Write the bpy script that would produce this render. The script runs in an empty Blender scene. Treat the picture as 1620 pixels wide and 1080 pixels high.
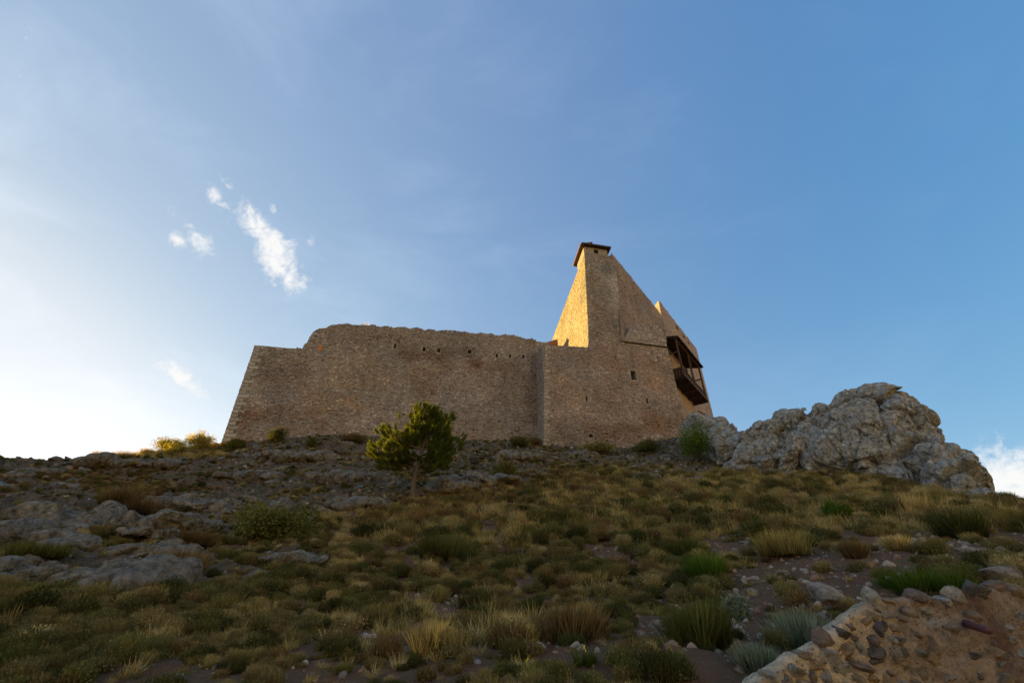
import bpy, bmesh, math, random
import numpy as np
from mathutils import Vector, Matrix, Euler
from mathutils.geometry import tessellate_polygon

# ------------------------------------------------------------------ camera, sky, sun, exposure
PITCH = math.radians(32.0)
FPX = 720.0                      # focal length in pixels of a 1620 px wide picture (16 mm on 36 mm)
SUN_AZ = math.radians(-62.0)     # from straight ahead (+Y), negative = to the left
SUN_EL = math.radians(9.1)

SKY_STRENGTH = 0.12
EXPOSURE = 1.35
SKY_GAIN = SKY_STRENGTH * 2 ** EXPOSURE

scene = bpy.context.scene
COL = scene.collection
cam_data = bpy.data.cameras.new('camera')
cam_data.sensor_width = 36.0
cam_data.lens = 16.0
cam_data.clip_start = 0.05
cam_data.clip_end = 20000.0
cam = bpy.data.objects.new('camera', cam_data)
COL.objects.link(cam)
cam.location = (0, 0, 0)
cam.rotation_euler = (math.pi / 2 + PITCH, 0, 0)
scene.camera = cam

scene.view_settings.view_transform = 'Standard'
scene.view_settings.look = 'None'
scene.view_settings.gamma = 1.0
scene.view_settings.exposure = EXPOSURE
scene.view_settings.use_curve_mapping = False
scene.render.engine = 'CYCLES'
scene.cycles.max_bounces = 6
scene.cycles.transparent_max_bounces = 6
scene.cycles.use_denoising = True


def ray(u, v):
    dx = (u - 810.0) / FPX
    dy = -(v - 540.0) / FPX
    return np.array([dx, math.cos(PITCH) - dy * math.sin(PITCH), math.sin(PITCH) + dy * math.cos(PITCH)])


sun_dir = Vector((math.sin(SUN_AZ) * math.cos(SUN_EL), math.cos(SUN_AZ) * math.cos(SUN_EL), math.sin(SUN_EL)))


class NT:
    """small helper for writing node trees"""
    def __init__(self, tree):
        self.t = tree
        self.t.nodes.clear()

    def n(self, kind, **kw):
        nd = self.t.nodes.new(kind)
        for k, val in kw.items():
            setattr(nd, k, val)
        return nd

    def put(self, sock, val):
        if hasattr(val, 'is_linked'):
            self.t.links.new(val, sock)
        elif isinstance(val, (tuple, list)) and len(val) == 3 and sock.type == 'RGBA':
            sock.default_value = (*val, 1)
        else:
            sock.default_value = val

    def math(self, op, a, b=0.0, c=0.0, clamp=False):
        nd = self.n('ShaderNodeMath', operation=op, use_clamp=clamp)
        for s, val in zip(nd.inputs, (a, b, c)):
            self.put(s, val)
        return nd.outputs[0]

    def dot(self, a, b):
        nd = self.n('ShaderNodeVectorMath', operation='DOT_PRODUCT')
        self.put(nd.inputs[0], a)
        self.put(nd.inputs[1], b)
        return nd.outputs['Value']

    def mix(self, fac, a, b, mode='MIX'):
        nd = self.n('ShaderNodeMix', data_type='RGBA', blend_type=mode)
        self.put(nd.inputs[0], fac)
        self.put(nd.inputs[6], a)
        self.put(nd.inputs[7], b)
        return nd.outputs[2]

    def noise(self, vec, scale, detail=4.0, rough=0.55, dist=0.0):
        nd = self.n('ShaderNodeTexNoise')
        if vec is not None:
            self.put(nd.inputs['Vector'], vec)
        nd.inputs['Scale'].default_value = scale
        nd.inputs['Detail'].default_value = detail
        nd.inputs['Roughness'].default_value = rough
        nd.inputs['Distortion'].default_value = dist
        return nd.outputs['Fac']

    def ramp(self, fac, *stops):
        nd = self.n('ShaderNodeValToRGB')
        e = nd.color_ramp.elements
        while len(e) < len(stops):
            e.new(0.5)
        for el, (p, c) in zip(e, stops):
            el.position = p
            el.color = (c, c, c, 1) if not isinstance(c, (tuple, list)) else (*c, 1)
        self.put(nd.inputs[0], fac)
        return nd.outputs[0]

    def maprange(self, val, a, b, c=0.0, d=1.0, smooth=True):
        nd = self.n('ShaderNodeMapRange', interpolation_type='SMOOTHSTEP' if smooth else 'LINEAR')
        for s, x in zip(nd.inputs, (val, a, b, c, d)):
            self.put(s, x)
        return nd.outputs[0]


world = bpy.data.worlds.new('World')
scene.world = world
world.use_nodes = True
W = NT(world.node_tree)
sky = W.n('ShaderNodeTexSky', sky_type='NISHITA', sun_disc=False)
sky.sun_elevation = SUN_EL
sky.sun_rotation = SUN_AZ
sky.altitude = 1200.0
sky.air_density = 1.0
sky.dust_density = 1.5
sky.ozone_density = 1.5
dirv = W.n('ShaderNodeTexCoord').outputs['Generated']
# thin high haze everywhere plus a few small bright clouds, all fixed to directions in the sky
stretch = W.n('ShaderNodeMapping')
stretch.inputs['Scale'].default_value = (1.0, 1.6, 3.2)
stretch.inputs['Rotation'].default_value = (0.0, 0.5, 0.3)
W.put(stretch.inputs[0], dirv)
cirrus = W.maprange(W.noise(stretch.outputs[0], 2.3, 7, 0.6, 0.4), 0.42, 0.85)
lumps = W.noise(dirv, 26.0, 9, 0.62, 0.5)
wisp = W.noise(dirv, 60.0, 6, 0.6, 0.9)


def cloud(u, v, ang, sa, sb, gain):
    c = Vector(ray(u, v)).normalized()
    up = Vector((0, 0, 1))
    ex = c.cross(up).normalized()
    ey = ex.cross(c).normalized()
    a = math.radians(ang)
    e1 = ex * math.cos(a) + ey * math.sin(a)
    e2 = ey * math.cos(a) - ex * math.sin(a)
    w = W.math('MAXIMUM', W.dot(dirv, tuple(c)), 0.05)
    p = W.math('DIVIDE', W.dot(dirv, tuple(e1)), w)
    q = W.math('DIVIDE', W.dot(dirv, tuple(e2)), w)
    p = W.math('POWER', W.math('ABSOLUTE', W.math('DIVIDE', p, sa / FPX)), 2.0)
    q = W.math('POWER', W.math('ABSOLUTE', W.math('DIVIDE', q, sb / FPX)), 2.0)
    g = W.math('POWER', 2.718, W.math('MULTIPLY', W.math('ADD', p, q), -1.0))
    return W.math('MULTIPLY', g, gain)


total = None
for args in ((436, 400, -41, 70, 26, 1.12), (316, 382, -35, 22, 17, 0.85), (280, 378, -25, 20, 12, 0.8), (348, 316, -30, 36, 13, 0.66),
             (362, 293, -35, 13, 8, 0.62), (430, 328, -45, 12, 8, 0.8), (282, 594, -22, 50, 14, 0.8), (490, 378, -70, 16, 8, 0.55),
             (292, 352, -20, 26, 9, 0.6), (30, 80, -60, 30, 14, 0.45), (1610, 775, 5, 75, 42, 1.3), (470, 436, -10, 28, 12, 0.7),
             (1800, 790, 0, 160, 50, 1.2), (-160, 560, -15, 120, 30, 0.8)):
    g = cloud(*args)
    total = g if total is None else W.math('MAXIMUM', total, g)
edge = W.math('ADD', W.math('MULTIPLY', lumps, 0.75), W.math('MULTIPLY', wisp, 0.35))
mask = W.maprange(W.math('ADD', total, W.math('MULTIPLY', W.math('SUBTRACT', edge, 0.55), 2.6)), 0.35, 1.15)
mask = W.math('MULTIPLY', mask, W.maprange(total, 0.03, 0.25))
# the sky's own colours, response per channel like the photograph's film curve, plus thin forward-scattering haze
sep = W.n('ShaderNodeSeparateColor')
W.put(sep.inputs[0], sky.outputs[0])
cosg = W.dot(dirv, tuple(sun_dir))
fwd = W.math('POWER', W.math('ADD', W.math('MULTIPLY', cosg, 0.5), 0.5), 2.0)
hz = W.math('MULTIPLY', fwd, 0.95)
thin = W.math('MULTIPLY', W.math('MULTIPLY', fwd, cirrus), 0.15 / SKY_GAIN)
zc = W.math('MAXIMUM', W.dot(dirv, (0.0, 0.0, 1.0)), 0.0)
low = W.math('MULTIPLY', W.math('POWER', W.math('SUBTRACT', 1.0, zc), 5.0), fwd)
comb = W.n('ShaderNodeCombineColor')
for i, (k, pw, h, top_, hb) in enumerate(((1.70, 0.98, 0.27, 0.27, 1.35), (1.24, 0.58, 0.155, 0.33, 1.15), (1.10, 0.32, 0.04, 0.42, 1.0))):
    c = W.math('SMOOTH_MIN', W.math('MULTIPLY', sep.outputs[i], 0.0848), top_, 0.16)
    c = W.math('MULTIPLY', W.math('POWER', c, pw), k / SKY_GAIN)
    c = W.math('ADD', c, W.math('MULTIPLY', low, hb / SKY_GAIN))
    c = W.math('ADD', c, thin)
    W.put(comb.inputs[i], W.math('ADD', c, W.math('MULTIPLY', hz, h / SKY_GAIN)))
skycol = W.mix(W.math('MULTIPLY', mask, 0.96), comb.outputs[0], tuple(q / SKY_GAIN for q in (0.99, 0.98, 0.965)))
bg = W.n('ShaderNodeBackground')
W.put(bg.inputs[0], skycol)
bg.inputs[1].default_value = SKY_STRENGTH
wo = W.n('ShaderNodeOutputWorld')
W.t.links.new(bg.outputs[0], wo.inputs[0])

sun_data = bpy.data.lights.new('sun', 'SUN')
sun_data.energy = 5.0
sun_data.angle = math.radians(0.53)
sun_data.color = (1.0, 0.735, 0.215)
sun = bpy.data.objects.new('sun', sun_data)
COL.objects.link(sun)
sun.rotation_euler = sun_dir.to_track_quat('Z', 'Y').to_euler()

# ------------------------------------------------------------------ numeric helpers
rng = np.random.default_rng(7)
random.seed(7)
_gr = np.random.default_rng(99)
_G3 = _gr.normal(size=(1024, 3))
_G3 /= np.linalg.norm(_G3, axis=1)[:, None]


def _hash(i, j, k):
    h = (i.astype(np.int64) * 73856093) ^ (j.astype(np.int64) * 19349663) ^ (k.astype(np.int64) * 83492791)
    h = (h ^ (h >> 13)) * 1274126177
    return (h ^ (h >> 16)) & 1023


def perlin(p):
    p = np.asarray(p, float)
    f0 = np.floor(p)
    i = f0.astype(np.int64)
    d = p - f0
    w = d * d * d * (d * (d * 6 - 15) + 10)
    out = 0.0
    for a in (0, 1):
        wa = w[:, 0] if a else 1 - w[:, 0]
        for b in (0, 1):
            wb = w[:, 1] if b else 1 - w[:, 1]
            for c in (0, 1):
                wc = w[:, 2] if c else 1 - w[:, 2]
                g = _G3[_hash(i[:, 0] + a, i[:, 1] + b, i[:, 2] + c)]
                out = out + wa * wb * wc * (g * (d - np.array([a, b, c]))).sum(1)
    return out * 1.5


def fbm(p, octs=4, lac=2.03, gain=0.5, ridge=False):
    p = np.asarray(p, float)
    s = 0.0
    amp = 1.0
    tot = 0.0
    for o in range(octs):
        n = perlin(p + o * 17.3)
        if ridge:
            n = 1 - 2 * np.abs(n)
        s = s + amp * n
        tot += amp
        amp *= gain
        p = p * lac
    return s / tot


def cracks(p):
    """distance between the two nearest cell points (small on the joints)"""
    i = np.floor(p).astype(np.int64)
    f1 = np.full(len(p), 9.0)
    f2 = np.full(len(p), 9.0)
    for a in (-1, 0, 1):
        for b in (-1, 0, 1):
            for c in (-1, 0, 1):
                h = _hash(i[:, 0] + a, i[:, 1] + b, i[:, 2] + c)
                q = i + np.array([a, b, c]) + 0.5 + 0.45 * _G3[h]
                d = np.linalg.norm(p - q, axis=1)
                m = d < f1
                f2 = np.where(m, f1, np.minimum(f2, d))
                f1 = np.where(m, d, f1)
    return f2 - f1


def cells(p):
    """nearest cell's random value and the joint distance"""
    i = np.floor(p).astype(np.int64)
    f1 = np.full(len(p), 9.0)
    f2 = np.full(len(p), 9.0)
    val = np.zeros(len(p))
    for a in (-1, 0, 1):
        for b in (-1, 0, 1):
            for c in (-1, 0, 1):
                h = _hash(i[:, 0] + a, i[:, 1] + b, i[:, 2] + c)
                d = np.linalg.norm(p - (i + np.array([a, b, c]) + 0.5 + 0.45 * _G3[h]), axis=1)
                m = d < f1
                val = np.where(m, (h * 37 % 1024) / 1023.0, val)
                f2 = np.where(m, f1, np.minimum(f2, d))
                f1 = np.where(m, d, f1)
    return val, f2 - f1


def facets(p):
    """blocky relief: every cell is a plane with its own tilt and level"""
    i = np.floor(p).astype(np.int64)
    f1 = np.full(len(p), 9.0)
    f2 = np.full(len(p), 9.0)
    out = np.zeros(len(p))
    for a in (-1, 0, 1):
        for b in (-1, 0, 1):
            for c in (-1, 0, 1):
                h = _hash(i[:, 0] + a, i[:, 1] + b, i[:, 2] + c)
                q = p - (i + np.array([a, b, c]) + 0.5 + 0.45 * _G3[h])
                d = np.linalg.norm(q, axis=1)
                m = d < f1
                v = (q * _G3[(h * 7 + 13) & 1023]).sum(1) + 0.45 * ((h * 37 % 1024) / 1023.0 - 0.5)
                out = np.where(m, v, out)
                f2 = np.where(m, f1, np.minimum(f2, d))
                f1 = np.where(m, d, f1)
    return out, f2 - f1


def xyz(x, y, z=0.0):
    x = np.asarray(x, float)
    return np.stack([x, np.asarray(y, float), np.zeros_like(x) + z], -1)


def smooth(x, a, b):
    t = np.clip((np.asarray(x, float) - a) / (b - a), 0, 1)
    return t * t * (3 - 2 * t)


# ------------------------------------------------------------------ object helpers
def tag(o, label=None, cat=None, group=None, kind=None):
    for k, val in (('label', label), ('category', cat), ('group', group), ('kind', kind)):
        if val:
            o[k] = val
    return o


def empty(name, loc=(0, 0, 0)):
    o = bpy.data.objects.new(name, None)
    o.location = loc
    COL.objects.link(o)
    return o


def mesh(name, V, F, mat=None, col=None, shade=False, uv=None):
    me = bpy.data.meshes.new(name)
    V = np.asarray(V, np.float32)
    if isinstance(F, np.ndarray):
        n, k = F.shape
        me.vertices.add(len(V))
        me.vertices.foreach_set('co', V.ravel())
        me.loops.add(n * k)
        me.loops.foreach_set('vertex_index', F.astype(np.int32).ravel())
        me.polygons.add(n)
        me.polygons.foreach_set('loop_start', np.arange(0, n * k, k, dtype=np.int32))
        me.polygons.foreach_set('loop_total', np.full(n, k, np.int32))
        me.update(calc_edges=True)
    else:
        me.from_pydata([tuple(map(float, p)) for p in V], [], [tuple(map(int, f)) for f in F])
        me.update()
    if col is not None:
        at = me.color_attributes.new('Col', 'FLOAT_COLOR', 'POINT')
        c = np.ones((len(V), 4), np.float32)
        c[:, :3] = col
        at.data.foreach_set('color', c.ravel())
    if shade:
        me.polygons.foreach_set('use_smooth', np.ones(len(me.polygons), bool))
    if mat:
        me.materials.append(mat)
    return me


def link(name, me, parent=None, loc=None):
    o = bpy.data.objects.new(name, me)
    COL.objects.link(o)
    if parent is not None:
        o.parent = parent
    if loc is not None:
        o.location = loc
    return o


class MB:
    """collects boxes and tubes into one mesh"""
    def __init__(self):
        self.V = []
        self.F = []

    def box(self, c, ax, ay, az):
        """centre, three half-axis vectors"""
        c, ax, ay, az = map(lambda q: np.asarray(q, float), (c, ax, ay, az))
        b = len(self.V)
        for k in (-1, 1):
            for j in (-1, 1):
                for i in (-1, 1):
                    self.V.append(c + ax * i + ay * j + az * k)
        for f in ((0, 2, 3, 1), (4, 5, 7, 6), (0, 1, 5, 4), (2, 6, 7, 3), (0, 4, 6, 2), (1, 3, 7, 5)):
            self.F.append([b + q for q in f])
        return self

    def bar(self, p, q, w, h=None):
        p, q = np.asarray(p, float), np.asarray(q, float)
        h = h or w
        d = q - p
        L = np.linalg.norm(d)
        d = d / L
        up = np.array([0, 0, 1.0]) if abs(d[2]) < 0.95 else np.array([0, 1.0, 0])
        s = np.cross(d, up)
        s /= np.linalg.norm(s)
        t = np.cross(s, d)
        return self.box((p + q) / 2, d * L / 2, s * w / 2, t * h / 2)

    def tube(self, pts, rad, n=8, cap=True):
        pts = [np.asarray(p, float) for p in pts]
        if not hasattr(rad, '__len__'):
            rad = [rad] * len(pts)
        b = len(self.V)
        for i, p in enumerate(pts):
            d = pts[min(i + 1, len(pts) - 1)] - pts[max(i - 1, 0)]
            d = d / (np.linalg.norm(d) + 1e-9)
            a = np.array([1.0, 0, 0]) if abs(d[0]) < 0.8 else np.array([0, 1.0, 0])
            s = np.cross(d, a)
            s /= np.linalg.norm(s)
            t = np.cross(d, s)
            for k in range(n):
                an = 2 * math.pi * k / n
                self.V.append(p + rad[i] * (s * math.cos(an) + t * math.sin(an)))
        for i in range(len(pts) - 1):
            for k in range(n):
                self.F.append([b + i * n + k, b + i * n + (k + 1) % n, b + (i + 1) * n + (k + 1) % n, b + (i + 1) * n + k])
        if cap:
            self.F.append([b + k for k in range(n)][::-1])
            self.F.append([b + (len(pts) - 1) * n + k for k in range(n)])
        return self

    def build(self, name, mat, parent=None, shade=False):
        return link(name, mesh(name, self.V, self.F, mat, shade=shade), parent)


# ------------------------------------------------------------------ materials
def material(name, fn):
    m = bpy.data.materials.new(name)
    m.use_nodes = True
    T = NT(m.node_tree)
    out = T.n('ShaderNodeOutputMaterial')
    fn(T, out)
    return m


def principled(T, out, color, rough=0.9, bump=None, strength=0.5, dist=0.05, spec=0.2):
    b = T.n('ShaderNodeBsdfPrincipled')
    T.put(b.inputs['Base Color'], color)
    T.put(b.inputs['Roughness'], rough)
    b.inputs['Specular IOR Level'].default_value = spec
    if bump is not None:
        bn = T.n('ShaderNodeBump')
        bn.inputs['Strength'].default_value = strength
        bn.inputs['Distance'].default_value = dist
        T.put(bn.inputs['Height'], bump)
        T.t.links.new(bn.outputs[0], b.inputs['Normal'])
    T.t.links.new(b.outputs[0], out.inputs[0])
    return b


def attr(T, name):
    return T.n('ShaderNodeAttribute', attribute_name=name)


def pos(T):
    return T.n('ShaderNodeNewGeometry').outputs['Position']


def m_stone(T, out):
    a = attr(T, 'Col')
    p = pos(T)
    n = T.noise(p, 9.0, 5, 0.6)
    c = T.mix(1.0, a.outputs['Color'], T.ramp(n, (0.25, 0.62), (0.75, 1.3)), 'MULTIPLY')
    principled(T, out, c, 0.92, T.noise(p, 22.0, 4, 0.6), 0.6, 0.03)


def m_crumbly(T, out):
    a = attr(T, 'Col')
    p = pos(T)
    c = T.mix(1.0, a.outputs['Color'], T.ramp(T.noise(p, 16.0, 8, 0.75), (0.3, 0.5), (0.7, 1.45)), 'MULTIPLY')
    v = T.n('ShaderNodeTexVoronoi')
    T.put(v.inputs['Vector'], p)
    v.inputs['Scale'].default_value = 55.0
    sp = T.n('ShaderNodeSeparateColor')
    T.put(sp.inputs[0], v.outputs['Color'])
    grit = T.math('MULTIPLY', T.ramp(sp.outputs[0], (0.70, 0.0), (0.74, 1.0)), T.ramp(v.outputs['Distance'], (0.2, 1.0), (0.4, 0.0)))
    c = T.mix(T.math('MULTIPLY', grit, 0.8), c, T.mix(sp.outputs[1], (0.10, 0.085, 0.075), (0.42, 0.34, 0.24)))
    h = T.math('ADD', T.math('MULTIPLY', T.noise(p, 26.0, 9, 0.75), 1.2), T.math('MULTIPLY', grit, 0.35))
    principled(T, out, c, 0.95, h, 1.0, 0.05)


def m_mortar(T, out):
    p = pos(T)
    c = T.mix(T.noise(p, 0.7, 6, 0.6), (0.25, 0.195, 0.15), (0.40, 0.325, 0.25))
    c = T.mix(1.0, c, T.ramp(T.noise(p, 7.0, 5, 0.65), (0.3, 0.7), (0.7, 1.2)), 'MULTIPLY')
    principled(T, out, c, 0.95, T.noise(p, 14.0, 5, 0.65), 0.8, 0.05)


def m_plaster(T, out):
    p = pos(T)
    c = T.mix(T.noise(p, 0.35, 6, 0.62), (0.34, 0.24, 0.17), (0.43, 0.315, 0.235))
    c = T.mix(1.0, c, T.ramp(T.noise(p, 4.0, 6, 0.7), (0.3, 0.78), (0.7, 1.16)), 'MULTIPLY')
    principled(T, out, c, 0.95, T.noise(p, 9.0, 5, 0.65), 0.6, 0.05)


def m_rock(warm, tone=1.0, tint=(1.0, 0.98, 0.97)):
    def f(T, out):
        p = pos(T)
        n1 = T.noise(p, 0.8, 6, 0.62, 0.3)
        n2 = T.noise(p, 5.0, 6, 0.7)
        c = T.mix(T.ramp(n1, (0.38, 0.0), (0.62, 1.0)), (0.26, 0.242, 0.212), (0.32, 0.272, 0.205) if not warm else (0.44, 0.32, 0.21))
        if warm:
            c = T.mix(0.6, c, (0.46, 0.355, 0.245))
        c = T.mix(T.ramp(T.noise(p, 1.7, 5, 0.7), (0.56, 0.0), (0.72, 0.75)), c, (0.40, 0.37, 0.32))
        c = T.mix(T.ramp(T.noise(p, 3.1, 6, 0.72), (0.6, 0.0), (0.72, 0.6)), c, (0.07, 0.062, 0.05))
        c = T.mix(T.ramp(T.noise(p, 2.2, 4, 0.7, 0.4), (0.66, 0.0), (0.74, 0.5)), c, (0.26, 0.16, 0.055))
        c = T.mix(1.0, c, T.ramp(n2, (0.32, 0.28), (0.68, 1.4)), 'MULTIPLY')
        if tone != 1.0:
            c = T.mix(1.0, c, tuple(tone * q for q in tint), 'MULTIPLY')
        vor = T.n('ShaderNodeTexVoronoi', feature='DISTANCE_TO_EDGE')
        wv = T.n('ShaderNodeVectorMath', operation='ADD')
        nz = T.n('ShaderNodeTexNoise')
        nz.inputs['Scale'].default_value = 2.0
        T.put(nz.inputs['Vector'], p)
        T.put(wv.inputs[0], p)
        T.put(wv.inputs[1], nz.outputs['Color'])
        T.put(vor.inputs['Vector'], wv.outputs[0])
        vor.inputs['Scale'].default_value = 2.2
        crack = T.ramp(vor.outputs['Distance'], (0.0, 0.0), (0.06, 1.0))
        h = T.math('ADD', T.math('MULTIPLY', crack, 0.5), T.math('MULTIPLY', T.noise(p, 6.0, 9, 0.72), 1.6))
        principled(T, out, c, 0.9, h, 0.9, 0.10)
    return f


def m_ground(T, out):
    p = pos(T)
    soil = T.mix(T.noise(p, 0.9, 6, 0.6), (0.20, 0.092, 0.046), (0.29, 0.155, 0.085))
    soil = T.mix(T.ramp(T.noise(p, 4.0, 6, 0.7), (0.45, 0.0), (0.65, 0.7)), soil, (0.19, 0.125, 0.05))
    vor = T.n('ShaderNodeTexVoronoi')
    T.put(vor.inputs['Vector'], p)
    vor.inputs['Scale'].default_value = 22.0
    sep = T.n('ShaderNodeSeparateColor')
    T.put(sep.inputs[0], vor.outputs['Color'])
    peb = T.ramp(sep.outputs[0], (0.80, 0.0), (0.84, 1.0))
    pcol = T.mix(sep.outputs[1], (0.30, 0.24, 0.20), (0.20, 0.11, 0.075))
    soil = T.mix(T.math('MULTIPLY', peb, T.ramp(vor.outputs['Distance'], (0.25, 1.0), (0.45, 0.0))), soil, pcol)
    rk = T.mix(T.noise(p, 1.1, 6, 0.6), (0.165, 0.105, 0.058), (0.32, 0.22, 0.13))  # bedrock colour darkened in place of the slope's shade
    rk = T.mix(1.0, rk, T.ramp(T.noise(p, 3.5, 9, 0.78), (0.32, 0.3), (0.68, 1.35)), 'MULTIPLY')
    rk = T.mix(T.ramp(T.noise(p, 1.7, 6, 0.7), (0.5, 0.0), (0.63, 0.8)), rk, (0.075, 0.07, 0.03))
    a = attr(T, 'Col')
    sepa = T.n('ShaderNodeSeparateColor')
    T.put(sepa.inputs[0], a.outputs['Color'])
    m = T.maprange(T.math('ADD', sepa.outputs[0], T.math('MULTIPLY', T.math('SUBTRACT', T.noise(p, 1.6, 6, 0.65), 0.5), 1.3)), 0.3, 0.6)
    c = T.mix(m, soil, rk)
    h = T.math('ADD', T.noise(p, 5.0, 8, 0.7), T.math('MULTIPLY', vor.outputs['Distance'], -0.25))
    principled(T, out, c, 0.95, h, 1.0, 0.25)


def m_leaf(c1, c2, trans=0.25, spread=1.0):
    def f(T, out):
        oi = T.n('ShaderNodeObjectInfo')
        a = attr(T, 'Col')
        c = T.mix(oi.outputs['Random'], c1, c2)
        p = pos(T)
        c = T.mix(1.0, c, T.ramp(T.noise(p, 0.5, 3, 0.6), (0.3, 0.75), (0.7, 1.25)), 'MULTIPLY')
        c = T.mix(1.0, c, a.outputs['Color'], 'MULTIPLY')
        d = T.n('ShaderNodeBsdfDiffuse')
        t = T.n('ShaderNodeBsdfTranslucent')
        T.put(d.inputs[0], c)
        T.put(t.inputs[0], T.mix(1.0, c, (2.1, 1.8, 0.8), 'MULTIPLY'))
        mx = T.n('ShaderNodeMixShader')
        mx.inputs[0].default_value = trans
        T.t.links.new(d.outputs[0], mx.inputs[1])
        T.t.links.new(t.outputs[0], mx.inputs[2])
        T.t.links.new(mx.outputs[0], out.inputs[0])
    return f


def m_mixed(*stops):
    def f(T, out):
        oi = T.n('ShaderNodeObjectInfo')
        n = len(stops)
        nd = T.n('ShaderNodeValToRGB')
        e = nd.color_ramp.elements
        while len(e) < n:
            e.new(0.5)
        for q, c in enumerate(stops):
            e[q].position = q / (n - 1)
            e[q].color = (*c, 1)
        T.put(nd.inputs[0], oi.outputs['Random'])
        c = T.mix(1.0, nd.outputs[0], attr(T, 'Col').outputs['Color'], 'MULTIPLY')
        d = T.n('ShaderNodeBsdfDiffuse')
        t = T.n('ShaderNodeBsdfTranslucent')
        T.put(d.inputs[0], c)
        T.put(t.inputs[0], c)
        mx = T.n('ShaderNodeMixShader')
        mx.inputs[0].default_value = 0.2
        T.t.links.new(d.outputs[0], mx.inputs[1])
        T.t.links.new(t.outputs[0], mx.inputs[2])
        T.t.links.new(mx.outputs[0], out.inputs[0])
    return f


def m_plain(c1, c2, scale=6.0, rough=0.85, bump=0.4):
    def f(T, out):
        p = pos(T)
        c = T.mix(T.noise(p, scale, 5, 0.65), c1, c2)
        principled(T, out, c, rough, T.noise(p, scale * 3, 4, 0.6), bump, 0.02)
    return f


M = {
    'stone': material('rubble_stone', m_stone),
    'crumbly': material('crumbly_mortar', m_crumbly),
    'mortar': material('wall_mortar', m_mortar),
    'plaster': material('palace_plaster', m_plaster),
    'rock': material('grey_limestone', m_rock(False, 1.5, (0.98, 0.99, 1.0))),
    'darkrock': material('shade_dark_limestone', m_rock(False, 0.88, (1.0, 0.95, 0.87))),  # same limestone, darkened to stand in for shade on the turned-away slope
    'warmrock': material('pale_ochre_stone', m_rock(True)),
    'ground': material('hillside_soil', m_ground),
    'straw': material('straw_blades', m_leaf((0.74, 0.55, 0.26), (0.46, 0.34, 0.135))),
    'olive': material('olive_blades', m_leaf((0.19, 0.155, 0.045), (0.42, 0.32, 0.115))),
    'green': material('green_blades', m_leaf((0.082, 0.085, 0.024), (0.165, 0.155, 0.048))),
    'brown': material('brown_twigs', m_leaf((0.13, 0.08, 0.04), (0.24, 0.16, 0.07))),
    'silver': material('silver_leaves', m_leaf((0.15, 0.17, 0.12), (0.20, 0.22, 0.16))),
    'bright': material('bright_green_leaves', m_leaf((0.075, 0.125, 0.018), (0.11, 0.16, 0.025), 0.35)),
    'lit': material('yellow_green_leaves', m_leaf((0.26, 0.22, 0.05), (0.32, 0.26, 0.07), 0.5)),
    'heath': material('heath_twigs', m_mixed((0.07, 0.06, 0.02), (0.26, 0.17, 0.07), (0.19, 0.16, 0.046), (0.45, 0.34, 0.125), (0.09, 0.085, 0.027), (0.34, 0.245, 0.095), (0.58, 0.44, 0.19))),
    'scrub': material('scrub_leaves', m_mixed((0.05, 0.052, 0.018), (0.19, 0.17, 0.05), (0.085, 0.082, 0.026), (0.26, 0.20, 0.08), (0.065, 0.075, 0.023), (0.22, 0.20, 0.065))),
    'needle': material('pine_needles', m_leaf((0.105, 0.12, 0.022), (0.105, 0.12, 0.022), 0.5)),
    'bark': material('pine_bark', m_plain((0.085, 0.06, 0.042), (0.17, 0.12, 0.085), 9)),
    'wood': material('dark_gallery_wood', m_plain((0.035, 0.02, 0.013), (0.065, 0.038, 0.025), 5)),
    'timber': material('brown_timber', m_plain((0.075, 0.04, 0.024), (0.12, 0.065, 0.038), 5)),
    'tile': material('roof_tile', m_plain((0.20, 0.085, 0.05), (0.27, 0.13, 0.08), 3)),
    'roofwood': material('dark_roof_boards', m_plain((0.06, 0.04, 0.03), (0.10, 0.07, 0.05), 4)),
    'iron': material('rusty_iron', m_plain((0.03, 0.022, 0.02), (0.06, 0.042, 0.035), 12, 0.7)),
    'void': material('opening_shade', m_plain((0.02, 0.016, 0.013), (0.03, 0.024, 0.02), 3)),  # near-black colour stands for the shade inside windows, doorway and pipe
    'pipe': material('purple_pipe', m_plain((0.11, 0.045, 0.045), (0.15, 0.065, 0.06), 14, 0.5, 0.15)),
    'lamp': material('blue_lamp_housing', m_plain((0.018, 0.03, 0.06), (0.025, 0.04, 0.075), 8, 0.5, 0.1)),
    'earth': material('ochre_mortar', m_plain((0.22, 0.125, 0.06), (0.34, 0.225, 0.125), 2.2, 0.95, 0.9)),
    'flower': material('yellow_petals', m_plain((0.6, 0.5, 0.03), (0.7, 0.55, 0.04), 5)),
    'hills': material('bounce_hill_grass', m_plain((0.45, 0.385, 0.29), (0.36, 0.305, 0.225), 0.03)),
    'far': material('far_fields', m_plain((0.10, 0.09, 0.05), (0.16, 0.13, 0.08), 0.02)),
}

# ------------------------------------------------------------------ the hill
def at(u, v, Y):
    r = ray(u, v)
    return r * Y / r[1]


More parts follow.
